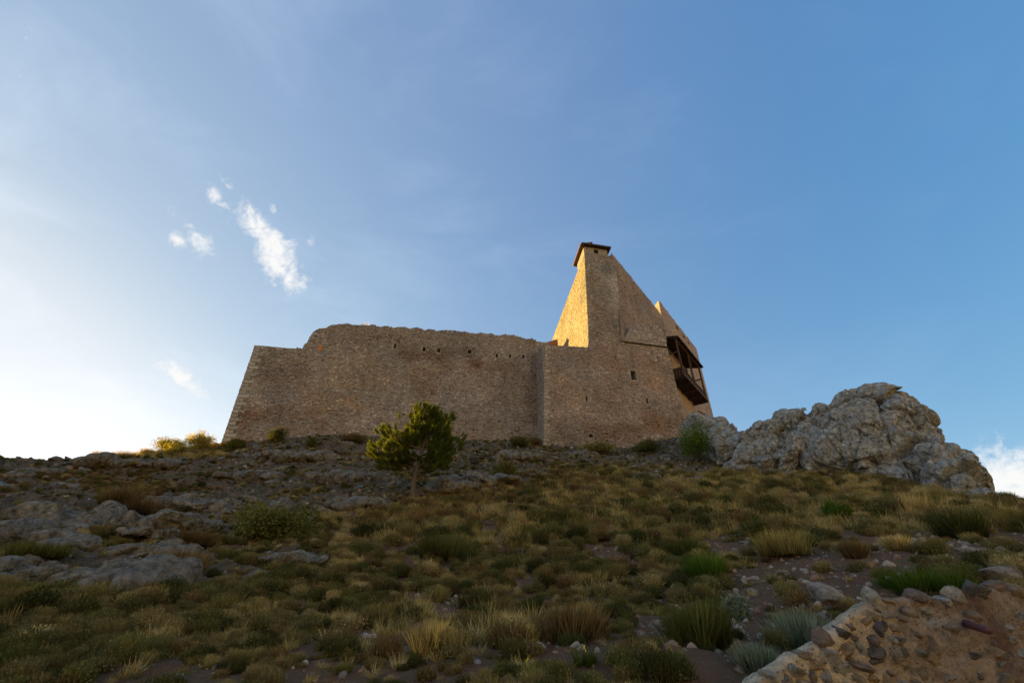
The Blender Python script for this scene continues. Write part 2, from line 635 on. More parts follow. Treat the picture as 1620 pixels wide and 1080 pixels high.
CTRL = [  # picture point on the slope and its distance ahead (m)
    (0, 1080, 4.2), (0, 1000, 6), (0, 930, 8.3), (0, 850, 13), (0, 790, 18), (0, 747, 24),
    (100, 738, 26.5), (200, 725, 29.5), (300, 713, 32), (352, 702, 34.3),
    (200, 1080, 4.0), (200, 930, 9), (200, 850, 14.2), (200, 785, 21),
    (400, 1080, 3.8), (400, 1000, 6), (400, 930, 9), (400, 850, 14), (400, 780, 22), (430, 700, 34.6),
    (520, 692, 35.6), (600, 1000, 6), (600, 900, 10.5), (650, 792, 19), (600, 740, 26.5), (620, 697, 36),
    (720, 700, 36.9), (800, 1080, 3.6), (800, 1000, 6), (800, 900, 10.3), (800, 830, 15), (800, 770, 22.5), (790, 735, 29), (840, 702, 37.8),
    (862, 708, 36.2), (900, 712, 36.8), (1000, 1080, 3.4), (1000, 950, 7.6), (1000, 850, 12.6), (1000, 780, 19.5), (980, 745, 27), (980, 713, 37.4),
    (1075, 695, 38.6), (1080, 745, 27), (1200, 1080, 3.2), (1200, 1000, 5.4), (1200, 900, 8.6), (1200, 820, 13.8), (1200, 757, 23),
    (1130, 740, 27.5), (1300, 900, 7.9), (1400, 900, 7.2), (1400, 835, 11.8), (1340, 755, 20.5), (1450, 790, 17.2), (1520, 850, 10.5), (1620, 870, 8.6),
    (1600, 830, 11.4), (1600, 803, 15), (1540, 800, 16.5),
]
_pts = [at(*c) for c in CTRL]
_pts += [np.array(p, float) for p in [
    (0, 0, -1.65), (-3, 0.5, -1.6), (3, 0.5, -1.45), (1.8, 2.2, -1.25), (3.2, 3.6, -0.75), (4.5, 3.5, -0.8), (0, -8, -4.2), (-10, -3, -1.6), (9, -3, -2.0), (0, -30, -12),
    (-32, 19.5, 9.6), (-44, 10, 10.0), (-38, 15, 10.0), (-28, 8, 3.4), (-20, 3, 0.8), (-40, -10, 1.5), (-32, 33, 8.6), (-36, 27, 8.6), (-44, 44, 3), (-75, 60, -8), (-80, 10, 0),  # out-of-view left ridge, raised to throw the slope into shade
    (-26, 42, 10.5), (0, 48, 14), (18, 46, 14.5), (24, 60, 13), (0, 75, 12), (-20, 75, 5),
    (20, 34, 12.0), (30, 32, 5), (26, 20, 2.6), (24, 12, 1.0), (18, 5, -1.5), (40, 10, -6), (48, 40, -4), (80, 30, -16), (60, 75, 0), (50, -20, -16), (0, 110, -4), (-60, -40, -10),
    (90, 100, -18), (-90, 100, -18), (90, -40, -22), (-95, -40, -12)]]
_P = np.array(_pts)


def _tps_k(d2):
    return np.where(d2 > 1e-12, 0.5 * d2 * np.log(np.maximum(d2, 1e-12)), 0.0)


_n = len(_P)
_A = np.zeros((_n + 3, _n + 3))
_d2 = ((_P[:, None, :2] - _P[None, :, :2]) ** 2).sum(-1)
_A[:_n, :_n] = _tps_k(_d2) + np.eye(_n) * 0.6
_A[:_n, _n] = 1
_A[:_n, _n + 1:] = _P[:, :2]
_A[_n:, :_n] = _A[:_n, _n:].T
_w = np.linalg.solve(_A, np.concatenate([_P[:, 2], np.zeros(3)]))


def base_h(x, y):
    x = np.asarray(x, float).ravel()
    y = np.asarray(y, float).ravel()
    out = np.empty_like(x)
    for s in range(0, len(x), 20000):
        xs, ys = x[s:s + 20000], y[s:s + 20000]
        d2 = (xs[:, None] - _P[None, :, 0]) ** 2 + (ys[:, None] - _P[None, :, 1]) ** 2
        out[s:s + 20000] = _tps_k(d2) @ _w[:_n] + _w[_n] + _w[_n + 1] * xs + _w[_n + 2] * ys
    return out


def project(x, y, z):
    f = y * math.cos(PITCH) + z * math.sin(PITCH)
    up = -y * math.sin(PITCH) + z * math.cos(PITCH)
    f = np.where(f > 0.05, f, 0.05)
    return 810 + FPX * x / f, 540 - FPX * up / f


ROCKY = [(120, 830, 230, 52), (330, 795, 90, 32), (190, 905, 210, 30), (470, 880, 70, 18), (440, 752, 210, 40), (720, 745, 150, 30),
         (900, 722, 170, 16), (110, 738, 230, 14), (1070, 725, 90, 40), (520, 800, 120, 22), (620, 705, 240, 16), (30, 800, 120, 40), (600, 775, 70, 16)]
SOILY = [(1270, 925, 140, 55), (1530, 868, 120, 32), (1380, 885, 90, 40), (1060, 995, 60, 40), (735, 965, 50, 22), (640, 1010, 90, 26), (890, 1010, 60, 22), (1200, 1000, 80, 70), (960, 880, 60, 16), (1150, 860, 50, 14)]


def region(u, v, regs, wob):
    m = np.zeros_like(u)
    for (cu, cv, ru, rv) in regs:
        d = np.sqrt(((u - cu) / ru) ** 2 + ((v - cv) / rv) ** 2) + wob
        m = np.maximum(m, 1 - smooth(d, 0.75, 1.15))
    return m


def masks(x, y, z0):
    u, v = project(x, y, z0)
    wob = 0.35 * fbm(xyz(x * 0.45, y * 0.45, 3.3), 3)
    rock = region(u, v, ROCKY, wob)
    soil = region(u, v, SOILY, wob)
    beyond = smooth(np.hypot(x, y), 42, 60)
    rock = np.maximum(rock, 0.5 * beyond)
    ahead = (y > 1)
    rock = rock * (0.25 + 0.75 * smooth(fbm(xyz(x * 0.55, y * 0.85, 6.6), 4), -0.30, 0.12))
    return np.where(ahead, rock, 0.15), np.where(ahead, soil, 0.2)


def hill(x, y, full=False):
    x = np.asarray(x, float).ravel()
    y = np.asarray(y, float).ravel()
    z0 = base_h(x, y)
    rock, soil = masks(x, y, z0)
    r = np.hypot(x, y)
    z = z0 + 0.16 * fbm(xyz(x * 0.35, y * 0.35, 1.0), 3) * smooth(r, 2, 12)
    z = z + 0.05 * fbm(xyz(x * 1.7, y * 1.7, 5.0), 4)
    # limestone beds: low steps running along the slope, with crinkled surfaces
    n = fbm(xyz(x * 0.22 + 0.3 * y * 0.2, y * 0.55, 9.0), 4) * 2.4 + 0.45 * y
    st = np.floor(n) + smooth(n - np.floor(n), 0.35, 0.75)
    big = smooth(r, 6, 16)
    z = z + rock * (0.20 * (st - n) * (0.4 + 0.6 * big) + 0.42 * fbm(xyz(x * 0.8, y * 1.5, 2.0), 6, gain=0.62, ridge=True) * big - 0.28 * np.exp(-cracks(xyz(x * 0.6 + 0.3 * np.sin(y), y * 1.2, 0.5)) / 0.08) * big
                    + 0.05 * fbm(xyz(x * 3.1, y * 3.1, 4.0), 4, ridge=True))
    z = z + soil * 0.05 * fbm(xyz(x * 5, y * 5, 7.0), 3)
    if full:
        return z, rock, soil
    return z


def ground_at(u, v, far=60.0):
    """where the line of sight through a picture point meets the hill"""
    r = ray(u, v)
    t = np.geomspace(1.5, far, 900) / r[1]
    p = r[None, :] * t[:, None]
    below = p[:, 2] < hill(p[:, 0], p[:, 1])
    i = int(np.argmax(below))
    if not below[i]:
        # grazing the crest: take the closest approach
        i = int(np.argmin(p[:, 2] - hill(p[:, 0], p[:, 1])))
    q = p[i]
    return np.array([q[0], q[1], float(hill([q[0]], [q[1]])[0])])


def scale_at(p):
    """metres per picture pixel at a point"""
    return (p[1] * math.cos(PITCH) + p[2] * math.sin(PITCH)) / FPX


az = np.concatenate([np.radians(np.linspace(-180, -70, 60)[:-1]), np.radians(np.linspace(-70, 66, 760)), np.radians(np.linspace(66, 180, 60)[1:])])
rr = np.concatenate([[0.3, 0.8, 1.3], np.geomspace(1.8, 60, 430), np.linspace(62, 125, 26)])
AZ, RR = np.meshgrid(az, rr)
gx = (np.sin(AZ) * RR).ravel()
gy = (np.cos(AZ) * RR).ravel()
gz, rk, so = hill(gx, gy, True)
edge_drop = smooth(RR.ravel(), 85, 125)
gz = gz * (1 - edge_drop) + (-32) * edge_drop
na, nr = len(az), len(rr)
idx = np.arange(nr * na).reshape(nr, na)
F = np.stack([idx[:-1, :-1], idx[:-1, 1:], idx[1:, 1:], idx[1:, :-1]], -1).reshape(-1, 4)
seam = np.stack([idx[:-1, -1], idx[:-1, 0], idx[1:, 0], idx[1:, -1]], -1)
F = np.concatenate([F, seam])[:, ::-1]
colr = np.stack([rk, so, np.zeros_like(rk)], -1)
hs = link('hillside', mesh('hillside', np.stack([gx, gy, gz], -1), F, M['ground'], colr, shade=True))
tag(hs, 'steep rocky hillside of grass, scrub and limestone rising to the castle', 'hillside', kind='structure')

# the plain far below, out to the horizon
th = np.linspace(0, 2 * math.pi, 97)[:-1]
PV = [(0, 0, -34)] + [(R * math.cos(t), R * math.sin(t), -34 + (6 * math.sin(3 * t + R) if 300 < R < 5000 else 0)) for R in (200, 900, 3000, 9000) for t in th]
PF = [(0, 1 + i, 1 + (i + 1) % 96) for i in range(96)]
for k in range(3):
    for i in range(96):
        a, b = 1 + k * 96 + i, 1 + k * 96 + (i + 1) % 96
        PF.append((a, a + 96, b + 96, b))
plain = link('plain', mesh('plain', PV, PF, M['far']))
tag(plain, 'flat farmland far below the castle hill', 'plain', kind='structure')

# hills added out of view to bounce warm sunlight onto shaded walls
ha = np.radians(np.linspace(62, 230, 120))
hr_ = np.array([130, 160, 200, 260, 340, 450, 600])
hz_ = np.array([-36, -16, 22, 84, 140, 175, 90.0])
HA, HR = np.meshgrid(ha, hr_)
fall = np.minimum(smooth(np.degrees(HA), 62, 100), 1 - smooth(np.degrees(HA), 180, 230))
hx, hy = (np.sin(HA) * HR).ravel(), (np.cos(HA) * HR).ravel()
hzz = -36 + (np.repeat(hz_, 120) + 36) * fall.ravel() * (1 + 0.35 * fbm(xyz(hx * 0.006, hy * 0.006, 2.0), 4)) + 6 * fbm(xyz(hx * 0.03, hy * 0.03, 2.0), 3)
ix = np.arange(len(hx)).reshape(7, 120)
fh = link('far_hills', mesh('far_hills', np.stack([hx, hy, hzz], -1), np.stack([ix[:-1, :-1], ix[:-1, 1:], ix[1:, 1:], ix[1:, :-1]], -1).reshape(-1, 4)[:, ::-1], M['hills'], shade=True))
tag(fh, 'added dry hills behind the viewer bouncing warm light onto the castle', 'hills', kind='structure')

# ------------------------------------------------------------------ masonry
def azdir(deg):
    a = math.radians(deg)
    return np.array([math.sin(a), math.cos(a), 0.0])


class Plane:
    """a vertical (or battered) wall plane: origin, horizontal axis eu, upward axis ev, outward normal nn"""
    def __init__(self, O, deg, ev=None):
        self.O = np.asarray(O, float)
        self.eu = azdir(deg)
        self.ev = np.array([0, 0, 1.0]) if ev is None else ev
        nn = np.cross(self.eu, self.ev)
        self.nn = nn / np.linalg.norm(nn)
        self.ev = np.cross(self.nn, self.eu)

    def hit(self, u, v):
        r = ray(u, v)
        return r * (np.dot(self.nn, self.O) / np.dot(self.nn, r))

    def st(self, u, v):
        q = self.hit(u, v) - self.O
        return (float(q @ self.eu), float(q @ self.ev))

    def of(self, P):
        q = np.asarray(P, float) - self.O
        return (float(q @ self.eu), float(q @ self.ev))

    def w(self, s, t, d=0.0):
        return self.O + self.eu * s + self.ev * t + self.nn * d


PAL = np.array([(0.335, 0.228, 0.150), (0.40, 0.28, 0.185), (0.46, 0.345, 0.24), (0.30, 0.25, 0.205), (0.255, 0.24, 0.23), (0.38, 0.215, 0.12),
                (0.20, 0.14, 0.095), (0.42, 0.31, 0.215), (0.30, 0.19, 0.125), (0.52, 0.42, 0.31), (0.24, 0.15, 0.10)])
PAL = PAL * 1.12
PAL = PAL * 0.52 + 0.48 * PAL.mean(1, keepdims=True) * np.array([1.03, 0.985, 0.97])
PALW = np.array([16, 15, 9, 8, 6, 7, 8, 14, 12, 3, 6], float)
PALW /= PALW.sum()


def spans(poly, t):
    xs = []
    for (a, b) in zip(poly, poly[1:] + poly[:1]):
        if (a[1] > t) != (b[1] > t):
            xs.append(a[0] + (t - a[1]) / (b[1] - a[1]) * (b[0] - a[0]))
    xs.sort()
    return list(zip(xs[::2], xs[1::2]))


def lay_stones(pl, poly, holes=(), seed=1, hr=(0.075, 0.17), wr=(0.8, 2.3), proud=(0.008, 0.05), tint=None, avoid=None, contrast=1.0, tone=(1, 1, 1), bare=0.0, weather=1.0):
    """courses of separate rough stones covering a wall polygon (s, t)"""
    rg = np.random.default_rng(seed)
    tmin, tmax = min(p[1] for p in poly), max(p[1] for p in poly)
    t = tmin
    Vs, Cs, Ps = [], [], []
    mean = (PAL * PALW[:, None]).sum(0)
    while t < tmax:
        h = rg.uniform(*hr)
        for (s0, s1) in spans(poly, t + h * 0.55):
            s = s0 - 0.02
            while s < s1:
                w = h * rg.uniform(*wr)
                if s + w > s1 - 0.12:
                    w = s1 - s + 0.02
                a, b, lo, hi = s, s + w, t, t + h
                s += w
                cs, ct = (a + b) / 2, (lo + hi) / 2
                if any(x0 < cs < x1 and y0 < ct < y1 or (a < x1 and b > x0 and lo < y1 and hi > y0) for (x0, y0, x1, y1) in holes):
                    continue
                if avoid is not None and avoid(cs, ct):
                    continue
                if bare and rg.random() < bare:
                    continue
                if w < 0.06:
                    continue
                j = 0.22 * h
                big = rg.random() < 0.10
                if big:
                    hi = hi + h * rg.uniform(0.3, 0.8)
                up_ = rg.uniform(-0.22, 0.22) * h
                q = np.array([(a, lo + up_), (b, lo + up_), (b, hi + up_), (a, hi + up_)]) + rg.uniform(-j, j, (4, 2)) * 0.8
                g = 0.012 + 0.05 * h
                c = q.mean(0)
                inner = q + (c - q) * (np.array([g * 2.6 / max(w, 0.1), g * 2.6 / h]))
                d = rg.uniform(*proud) + (0.012 if big else 0.0)
                dd = d + rg.uniform(-0.012, 0.012, 4)
                outer = q + (c - q) * (np.array([g / max(w, 0.1), g / h]))
                wob = 0.05 * math.sin(cs * 0.9 + ct * 0.5) + 0.04 * math.sin(cs * 2.3 + 1.7)
                for (x, y) in outer:
                    Vs.append(pl.w(x, y + wob, -0.03))
                for (x, y), k in zip(inner, dd):
                    Vs.append(pl.w(x, y + wob, k))
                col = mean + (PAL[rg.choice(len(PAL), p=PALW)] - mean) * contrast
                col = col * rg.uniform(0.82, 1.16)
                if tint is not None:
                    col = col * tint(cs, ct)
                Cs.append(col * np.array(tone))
                Ps.append((cs, ct))
        t += h
    n = len(Vs) // 8
    Q = np.array(Ps)
    Cs = np.array(Cs)
    wth = 1 + 0.50 * fbm(xyz(Q[:, 0] * 0.28, Q[:, 1] * 0.33, seed), 5) + 0.30 * fbm(xyz(Q[:, 0] * 1.5, Q[:, 1] * 0.14, seed + 3), 3)
    gr = 0.55 * smooth(fbm(xyz(Q[:, 0] * 0.2, Q[:, 1] * 0.3, seed + 9), 3), 0.0, 0.5)[:, None]
    Cs = Cs * wth[:, None] * weather + Cs * (1 - weather)
    Cs = Cs * (1 - gr) + gr * Cs.mean(1, keepdims=True) * np.array([1.02, 1.0, 0.97])
    b = np.arange(n)[:, None] * 8
    tmpl = np.array([(4, 5, 6, 7), (0, 1, 5, 4), (1, 2, 6, 5), (2, 3, 7, 6), (3, 0, 4, 7)])
    F = (b[:, None, :] + tmpl[None]).reshape(-1, 4)
    me = mesh('stones', np.array(Vs), F, M['stone'], np.repeat(np.array(Cs), 8, 0))
    return me


def backing(pl, poly, holes=(), thick=1.2, depth=0.9, inset=0.25, front=0.0):
    """solid wall body behind the stones, with real openings that have reveals and a dark back"""
    n = len(poly)
    pts = [list(poly)] + [[(x0, y0), (x0, y1), (x1, y1), (x1, y0)] for (x0, y0, x1, y1) in holes]
    flat = [p for ring in pts for p in ring]
    tri = tessellate_polygon([[Vector((p[0], p[1], 0)) for p in ring] for ring in pts])
    V = [pl.w(p[0], p[1], front) for p in flat]
    F = []
    for t in tri:
        a, b, c = (np.array(flat[i]) for i in t)
        ab, ac = b - a, c - a
        F.append(tuple(t) if ab[0] * ac[1] - ab[1] * ac[0] > 0 else tuple(t)[::-1])
    smin, smax = min(p[0] for p in poly), max(p[0] for p in poly)
    b0 = len(V)
    for p in poly:
        f = (p[0] - smin) / (smax - smin)
        V.append(pl.w(p[0] + inset * (1 - 2 * f), p[1], -thick))
    for i in range(n):
        F.append((i, (i + 1) % n, b0 + (i + 1) % n, b0 + i))
    F.append([b0 + i for i in range(n)])
    k = n
    dark = []
    for h in holes:
        b1 = len(V)
        for i in range(4):
            V.append(pl.w(flat[k + i][0], flat[k + i][1], -depth))
        for i in range(4):
            F.append((k + i, k + (i + 1) % 4, b1 + (i + 1) % 4, b1 + i))
        dark.append(len(F))
        F.append((b1, b1 + 1, b1 + 2, b1 + 3))
        k += 4
    return V, F, dark


def masonry(root, pl, poly, holes=(), thick=1.2, mat='mortar', name='wall_body', stones=True, inset=0.25, **kw):
    V, F, dark = backing(pl, poly, holes, thick, inset=inset)
    o = link(name, mesh(name, V, F, M[mat]), root)
    if dark:
        o.data.materials.append(M['void'])
        for q in dark:
            o.data.polygons[q].material_index = 1
    if stones:
        s = link('rubble_stones', lay_stones(pl, poly, holes, **kw), root)
        s['kind'] = 'stuff'
    return o


def hole(pl, u, v, w, h):
    s, t = pl.st(u, v)
    k = scale_at(pl.hit(u, v))
    return (s - w * k / 2, t - h * k / 2, s + w * k / 2, t + h * k / 2)


def stain(pl, spots):
    """soft-edged discoloured areas of the masonry: picture point, half sizes in px, colour factor"""
    L = []
    for (u, v, ru, rv, c) in spots:
        s, t = pl.st(u, v)
        k = scale_at(pl.hit(u, v))
        L.append((s, t, ru * k, rv * k, np.array(c)))

    def f(s, t):
        c = np.ones(3)
        wob = 0.25 * math.sin(s * 1.9 + t * 1.1) + 0.2 * math.sin(t * 3.1 - s * 0.7)
        for (a, b, ra, rb, cc) in L:
            d = math.hypot((s - a) / ra, (t - b) / rb) + wob
            k = 1 - min(max((d - 0.5) / 0.7, 0), 1)
            c = c * (1 + (cc ** 1.7 - 1) * k)
        c = c * (1 + 0.10 * math.sin(s * 0.55 + 0.6 * math.sin(t * 0.9)) * math.sin(t * 0.7 + 1.0))
        return c
    return f


QUOIN = []


def quoin(parent, pl, s, t, w, h, d, col, seed):
    """one dressed corner block"""
    rg = np.random.default_rng(seed)
    j = rg.uniform(-0.02, 0.02, (8, 3))
    V = []
    for k, dd in ((0, -0.25), (1, d)):
        e = 0.0 if k == 0 else 0.02
        for (a, b) in ((-1, -1), (1, -1), (1, 1), (-1, 1)):
            V.append(pl.w(s + a * (w / 2 - e), t + b * (h / 2 - e), dd))
    V = np.array(V) + j
    F = [(4, 5, 6, 7), (0, 1, 5, 4), (1, 2, 6, 5), (2, 3, 7, 6), (3, 0, 4, 7)]
    c = np.array(col) * rg.uniform(0.8, 1.12)
    return link('quoin_stone', mesh('quoin_stone', V, F, M['stone'], np.tile(c, (8, 1))), parent)


# --- curtain wall
plW = Plane(at(850, 620, 38.3), 82)
root = empty('curtain_wall', plW.w(-12, -8))
root.location = (0, 0, 0)
tag(root, 'long ruined curtain wall of brown rubble with ragged top and stepped end', 'wall')
topw = [(404, 546), (440, 549), (478, 552), (481, 545), (486, 541), (489, 534), (494, 528), (499, 523), (506, 518), (514, 519), (524, 515.5), (538, 514), (550, 512.5),
        (566, 514), (590, 514.5), (612, 517), (640, 518), (672, 520.5), (700, 522), (735, 525), (770, 527.5), (800, 530.5), (825, 532.5), (842, 537), (858, 541)]
poly = [plW.st(*p) for p in topw]
rgw = np.random.default_rng(5)
fine = []
for i, (a, b) in enumerate(zip(poly, poly[1:])):
    m = max(1, int(math.hypot(b[0] - a[0], b[1] - a[1]) / 0.45))
    for q in range(m):
        f = q / m
        amp = 0.03 if i < 2 else 0.13
        fine.append((a[0] + (b[0] - a[0]) * f, a[1] + (b[1] - a[1]) * f + (rgw.uniform(-amp, amp) if q or i > 2 else 0)))
fine.append(poly[-1])
bl = plW.st(352, 698)
edge_l = [plW.st(404, 546), (bl[0], bl[1])]
poly = [(bl[0] - 0.05, bl[1] - 3.0)] + [(fine[-1][0] + 0.6, bl[1] - 3.0)] + [(fine[-1][0] + 0.6, fine[-1][1])] + fine[::-1]
putlogs = [(625, 547, 3, 8), (671, 552, 4, 8), (694, 554, 4, 7), (743, 556, 5, 7), (786, 562, 3, 6), (807, 563, 3, 6), (828, 564, 3, 6), (638, 566, 3, 3), (507, 551, 0, 0)]
holesW = [hole(plW, u, v, max(w, 1) * 1.15, h) for (u, v, w, h) in putlogs[:-1]]
tintW = stain(plW, [(690, 562, 70, 18, (0.72, 0.64, 0.60)), (675, 600, 30, 40, (0.86, 0.78, 0.72)), (745, 578, 14, 26, (0.9, 0.78, 0.72)), (560, 600, 60, 50, (1.12, 1.08, 1.0)),
                    (450, 590, 40, 35, (0.78, 0.76, 0.76)), (440, 660, 70, 20, (0.85, 0.76, 0.7)), (800, 660, 60, 50, (0.86, 0.86, 0.88)), (600, 535, 60, 14, (0.85, 0.82, 0.8)),
                    (515, 640, 50, 30, (1.1, 1.03, 0.95)), (845, 620, 14, 90, (0.78, 0.74, 0.72)), (790, 580, 34, 14, (0.86, 0.78, 0.74)), (390, 660, 30, 30, (0.86, 0.74, 0.66))])
masonry(root, plW, poly, holesW, thick=2.2, seed=11, tint=tintW, contrast=1.0, bare=0.025, tone=(1.0, 0.97, 0.95))
nq = 26
for i in range(nq):
    f = (i + 0.5) / nq
    s = edge_l[1][0] + (edge_l[0][0] - edge_l[1][0]) * f
    t = edge_l[1][1] + (edge_l[0][1] - edge_l[1][1]) * f
    w = 0.95 if i % 2 else 0.6
    quoin(root, plW, s + w / 2 - 0.06, t, w, (edge_l[0][1] - edge_l[1][1]) / nq * 0.94, 0.05, (0.42, 0.36, 0.28), 100 + i)
s, t = plW.st(507, 551)
quoin(root, plW, s, t, 0.42, 0.55, 0.09, (0.52, 0.21, 0.07), 5).name = 'orange_brick'

# --- bastion in front of the keep
plB = Plane(at(862, 620, 36.5), 78)
root = empty('bastion')
tag(root, 'tall shaded rubble bastion with arrow slits below the keep', 'bastion')
bst = lambda u, v: plB.st(u, v)
top = [bst(862, 545), bst(900, 547.5), bst(931, 549.5), bst(934, 536), bst(985, 541)]
polyB = [(bst(860, 705)[0], bst(860, 705)[1] - 2.5), (bst(1083, 680)[0], bst(1083, 680)[1] - 3.5), bst(1083, 663), bst(1055, 549)] + top[::-1]
holesB = [hole(plB, 1002, 594, 8, 16), hole(plB, 928, 630, 3.2, 9), hole(plB, 1024, 634, 3.4, 9.5), hole(plB, 935, 689, 7, 6), hole(plB, 961, 697, 5, 4.5), hole(plB, 869, 577, 3, 2.6)]
d0, d1 = bst(1008, 602), bst(1076, 664)


def groove(s, t):
    f = (s - d0[0]) / (d1[0] - d0[0])
    if not -0.02 < f < 1.02:
        return False
    return abs(t - (d0[1] + f * (d1[1] - d0[1]))) < 0.10


tintB = stain(plB, [(975, 685, 70, 20, (0.80, 0.70, 0.63)), (1040, 670, 40, 22, (0.90, 0.76, 0.66)), (890, 620, 30, 60, (1.06, 1.02, 0.97)), (960, 570, 40, 22, (0.95, 0.87, 0.82)), (1030, 590, 30, 40, (1.05, 0.95, 0.87)), (900, 680, 40, 16, (0.82, 0.82, 0.85)), (960, 630, 40, 25, (0.96, 0.9, 0.88))])
masonry(root, plB, polyB, holesB, thick=3.0, seed=21, tint=tintB, avoid=groove, contrast=0.9, bare=0.02, hr=(0.085, 0.18), tone=(1.02, 0.94, 0.89))
cs = MB()
a, b = bst(986, 541), bst(1056, 550)
cs.bar(plB.w(a[0], a[1], 0.08), plB.w(b[0], b[1], 0.08), 0.16, 0.08)
cs.build('string_course', M['wood'], root)
# raised light-stone parapet over the string course
par = [(a[0], a[1] + 0.09), (b[0] - 0.05, b[1] + 0.09), bst(1053, 518), bst(1030, 515), bst(1006, 514), bst(997, 519), bst(990, 530)]
pV, pF, _ = backing(plB, par, (), 1.0)
pp = link('parapet', mesh('parapet', pV, pF, M['mortar']), root)
ps = link('parapet_stones', lay_stones(plB, par, seed=23, hr=(0.16, 0.28), contrast=0.8, tone=(1.04, 1.03, 0.98)), pp)
ps['kind'] = 'stuff'
# dressed window surround
h0 = holesB[0]
wf = None
for i, (ds, dt, w, h) in enumerate([(-0.16, 0.28, 0.28, 0.5), (-0.16, -0.26, 0.3, 0.5), (0.16, 0.28, 0.3, 0.5), (0.16, -0.26, 0.28, 0.5)]):
    sx = h0[0] + ds if ds < 0 else h0[2] + ds
    quoin(root, plB, sx, (h0[1] + h0[3]) / 2 + dt, w, h, 0.05, (0.36, 0.29, 0.22), 60 + i).name = 'window_jamb_stone'
quoin(root, plB, (h0[0] + h0[2]) / 2, h0[3] + 0.14, 1.0, 0.26, 0.06, (0.37, 0.30, 0.225), 70).name = 'window_lintel'
quoin(root, plB, (h0[0] + h0[2]) / 2, h0[1] - 0.13, 0.95, 0.2, 0.07, (0.36, 0.29, 0.22), 71).name = 'window_sill'
e0, e1 = bst(862, 546), bst(860, 704)
for i in range(30):
    f = (i + 0.5) / 30
    w = 0.55 if i % 2 else 0.32
    quoin(root, plB, e1[0] + (e0[0] - e1[0]) * f + w / 2 - 0.03, e1[1] + (e0[1] - e1[1]) * f, w, (e0[1] - e1[1]) / 30 * 0.94, 0.05, (0.40, 0.325, 0.245), 200 + i)
# its left flank, standing out from the curtain wall
A_ = plB.hit(861, 620)
B_ = plW.hit(849.5, 620)
dvec = (B_ - A_)
plF = Plane(B_, math.degrees(math.atan2(-dvec[0], -dvec[1])))
L = math.hypot(dvec[0], dvec[1])
zt = plB.hit(862, 545)[2] - plF.O[2]
zb = plB.hit(860, 705)[2] - plF.O[2] - 2.5
masonry(root, plF, [(-0.3, zb), (L, zb), (L, zt), (-0.3, zt)], (), thick=1.0, name='flank', seed=24, contrast=0.7, tone=(1.05, 1.0, 0.95))
mb = MB()
# wall walk behind the bastion top
q0, q1 = plB.w(0.3, top[0][1] - 0.3, -0.6), plB.w(5.0, top[0][1] - 0.3, -0.6)
mb.box((q0 + q1) / 2 + azdir(-8) * 3.0, (q1 - q0) / 2, azdir(-8) * 3.2, (0, 0, 0.25))
mb.build('wall_walk', M['mortar'], root)

# --- keep
root = empty('keep_tower')
tag(root, 'tall stone keep with golden sunlit side and small roofed lookout on top', 'tower')
ktop = [bst(924.5, 400), bst(940, 401.5), bst(966, 405), bst(971.5, 408.5)]
kp = [top[2], bst(934, 536.2), bst(985, 541.2), bst(976, 440), ktop[3], ktop[2], ktop[1], ktop[0], bst(930, 490)]
tintK = stain(plB, [(962, 425, 12, 16, (0.72, 0.78, 0.85)), (972, 470, 10, 40, (1.15, 1.13, 1.1)), (950, 500, 20, 40, (0.95, 0.9, 0.86)), (940, 440, 10, 30, (1.02, 0.98, 0.94))])
masonry(root, plB, kp, (), thick=1.4, seed=31, tint=tintK, contrast=0.7, hr=(0.10, 0.20), tone=(1.02, 0.98, 0.93))
# sunlit flank
T1 = plB.hit(924.5, 400)
T0 = plB.hit(931.5, 536)
KL = -7
plL = Plane(T1, KL, ev=(T1 - T0) / np.linalg.norm(T1 - T0))
# outward is to the left
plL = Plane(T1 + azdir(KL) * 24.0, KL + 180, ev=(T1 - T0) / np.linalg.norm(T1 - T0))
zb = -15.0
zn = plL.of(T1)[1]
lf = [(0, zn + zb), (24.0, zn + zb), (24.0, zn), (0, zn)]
masonry(root, plL, lf, (), thick=1.0, name='sunlit_flank', seed=32, contrast=0.75, hr=(0.10, 0.20), proud=(0.006, 0.03), tone=(1.02, 0.92, 0.64))  # golden sunlight partly put into this side's stone tone
# right-hand wall running back along the palace front
S0 = plB.hit(979, 480)
AF = 36.8
plA = Plane(S0, AF)
Sa = plA.of(plB.hit(971.5, 408.5))[0]
sP2, tP2 = plA.st(1040, 467)
s48, t48 = plA.st(1048, 500)
tA = (plA.st(975, 409)[1] + t48) / 2
kb = plA.of(plB.hit(985, 541))[1]
hk = [hole(plA, 1002, 462.5, 3, 5), hole(plA, 946, 620, 0, 0)][:1]
kw_ = [(-0.6, kb), (sP2 + 0.2, kb - 2), (sP2 + 0.2, tA), (0.15, tA), (-0.1, tA - 8)]
masonry(root, plA, kw_, hk, thick=0.35, inset=0.42, name='side_wall', seed=33, contrast=0.5, hr=(0.12, 0.22), proud=(0.01, 0.045), tone=(0.98, 0.88, 0.82))
# flat roof deck closing the top
dk = MB()
c0, c1, c2, c3 = T1 + azdir(20) * 1.2, plB.hit(970, 408.5) + azdir(30) * 1.2, plA.w(sP2, tA), T1 + azdir(KL) * 23
for c in (c0, c1, c2, c3):
    c[2] = T1[2] - 0.5
dk.V = [c0, c1, c2, c3] + [c - np.array([0, 0, 0.4]) for c in (c0, c1, c2, c3)]
dk.F = [(0, 1, 2, 3), (7, 6, 5, 4), (0, 4, 5, 1), (1, 5, 6, 2), (2, 6, 7, 3), (3, 7, 4, 0)]
dk.build('roof_deck', M['mortar'], root)
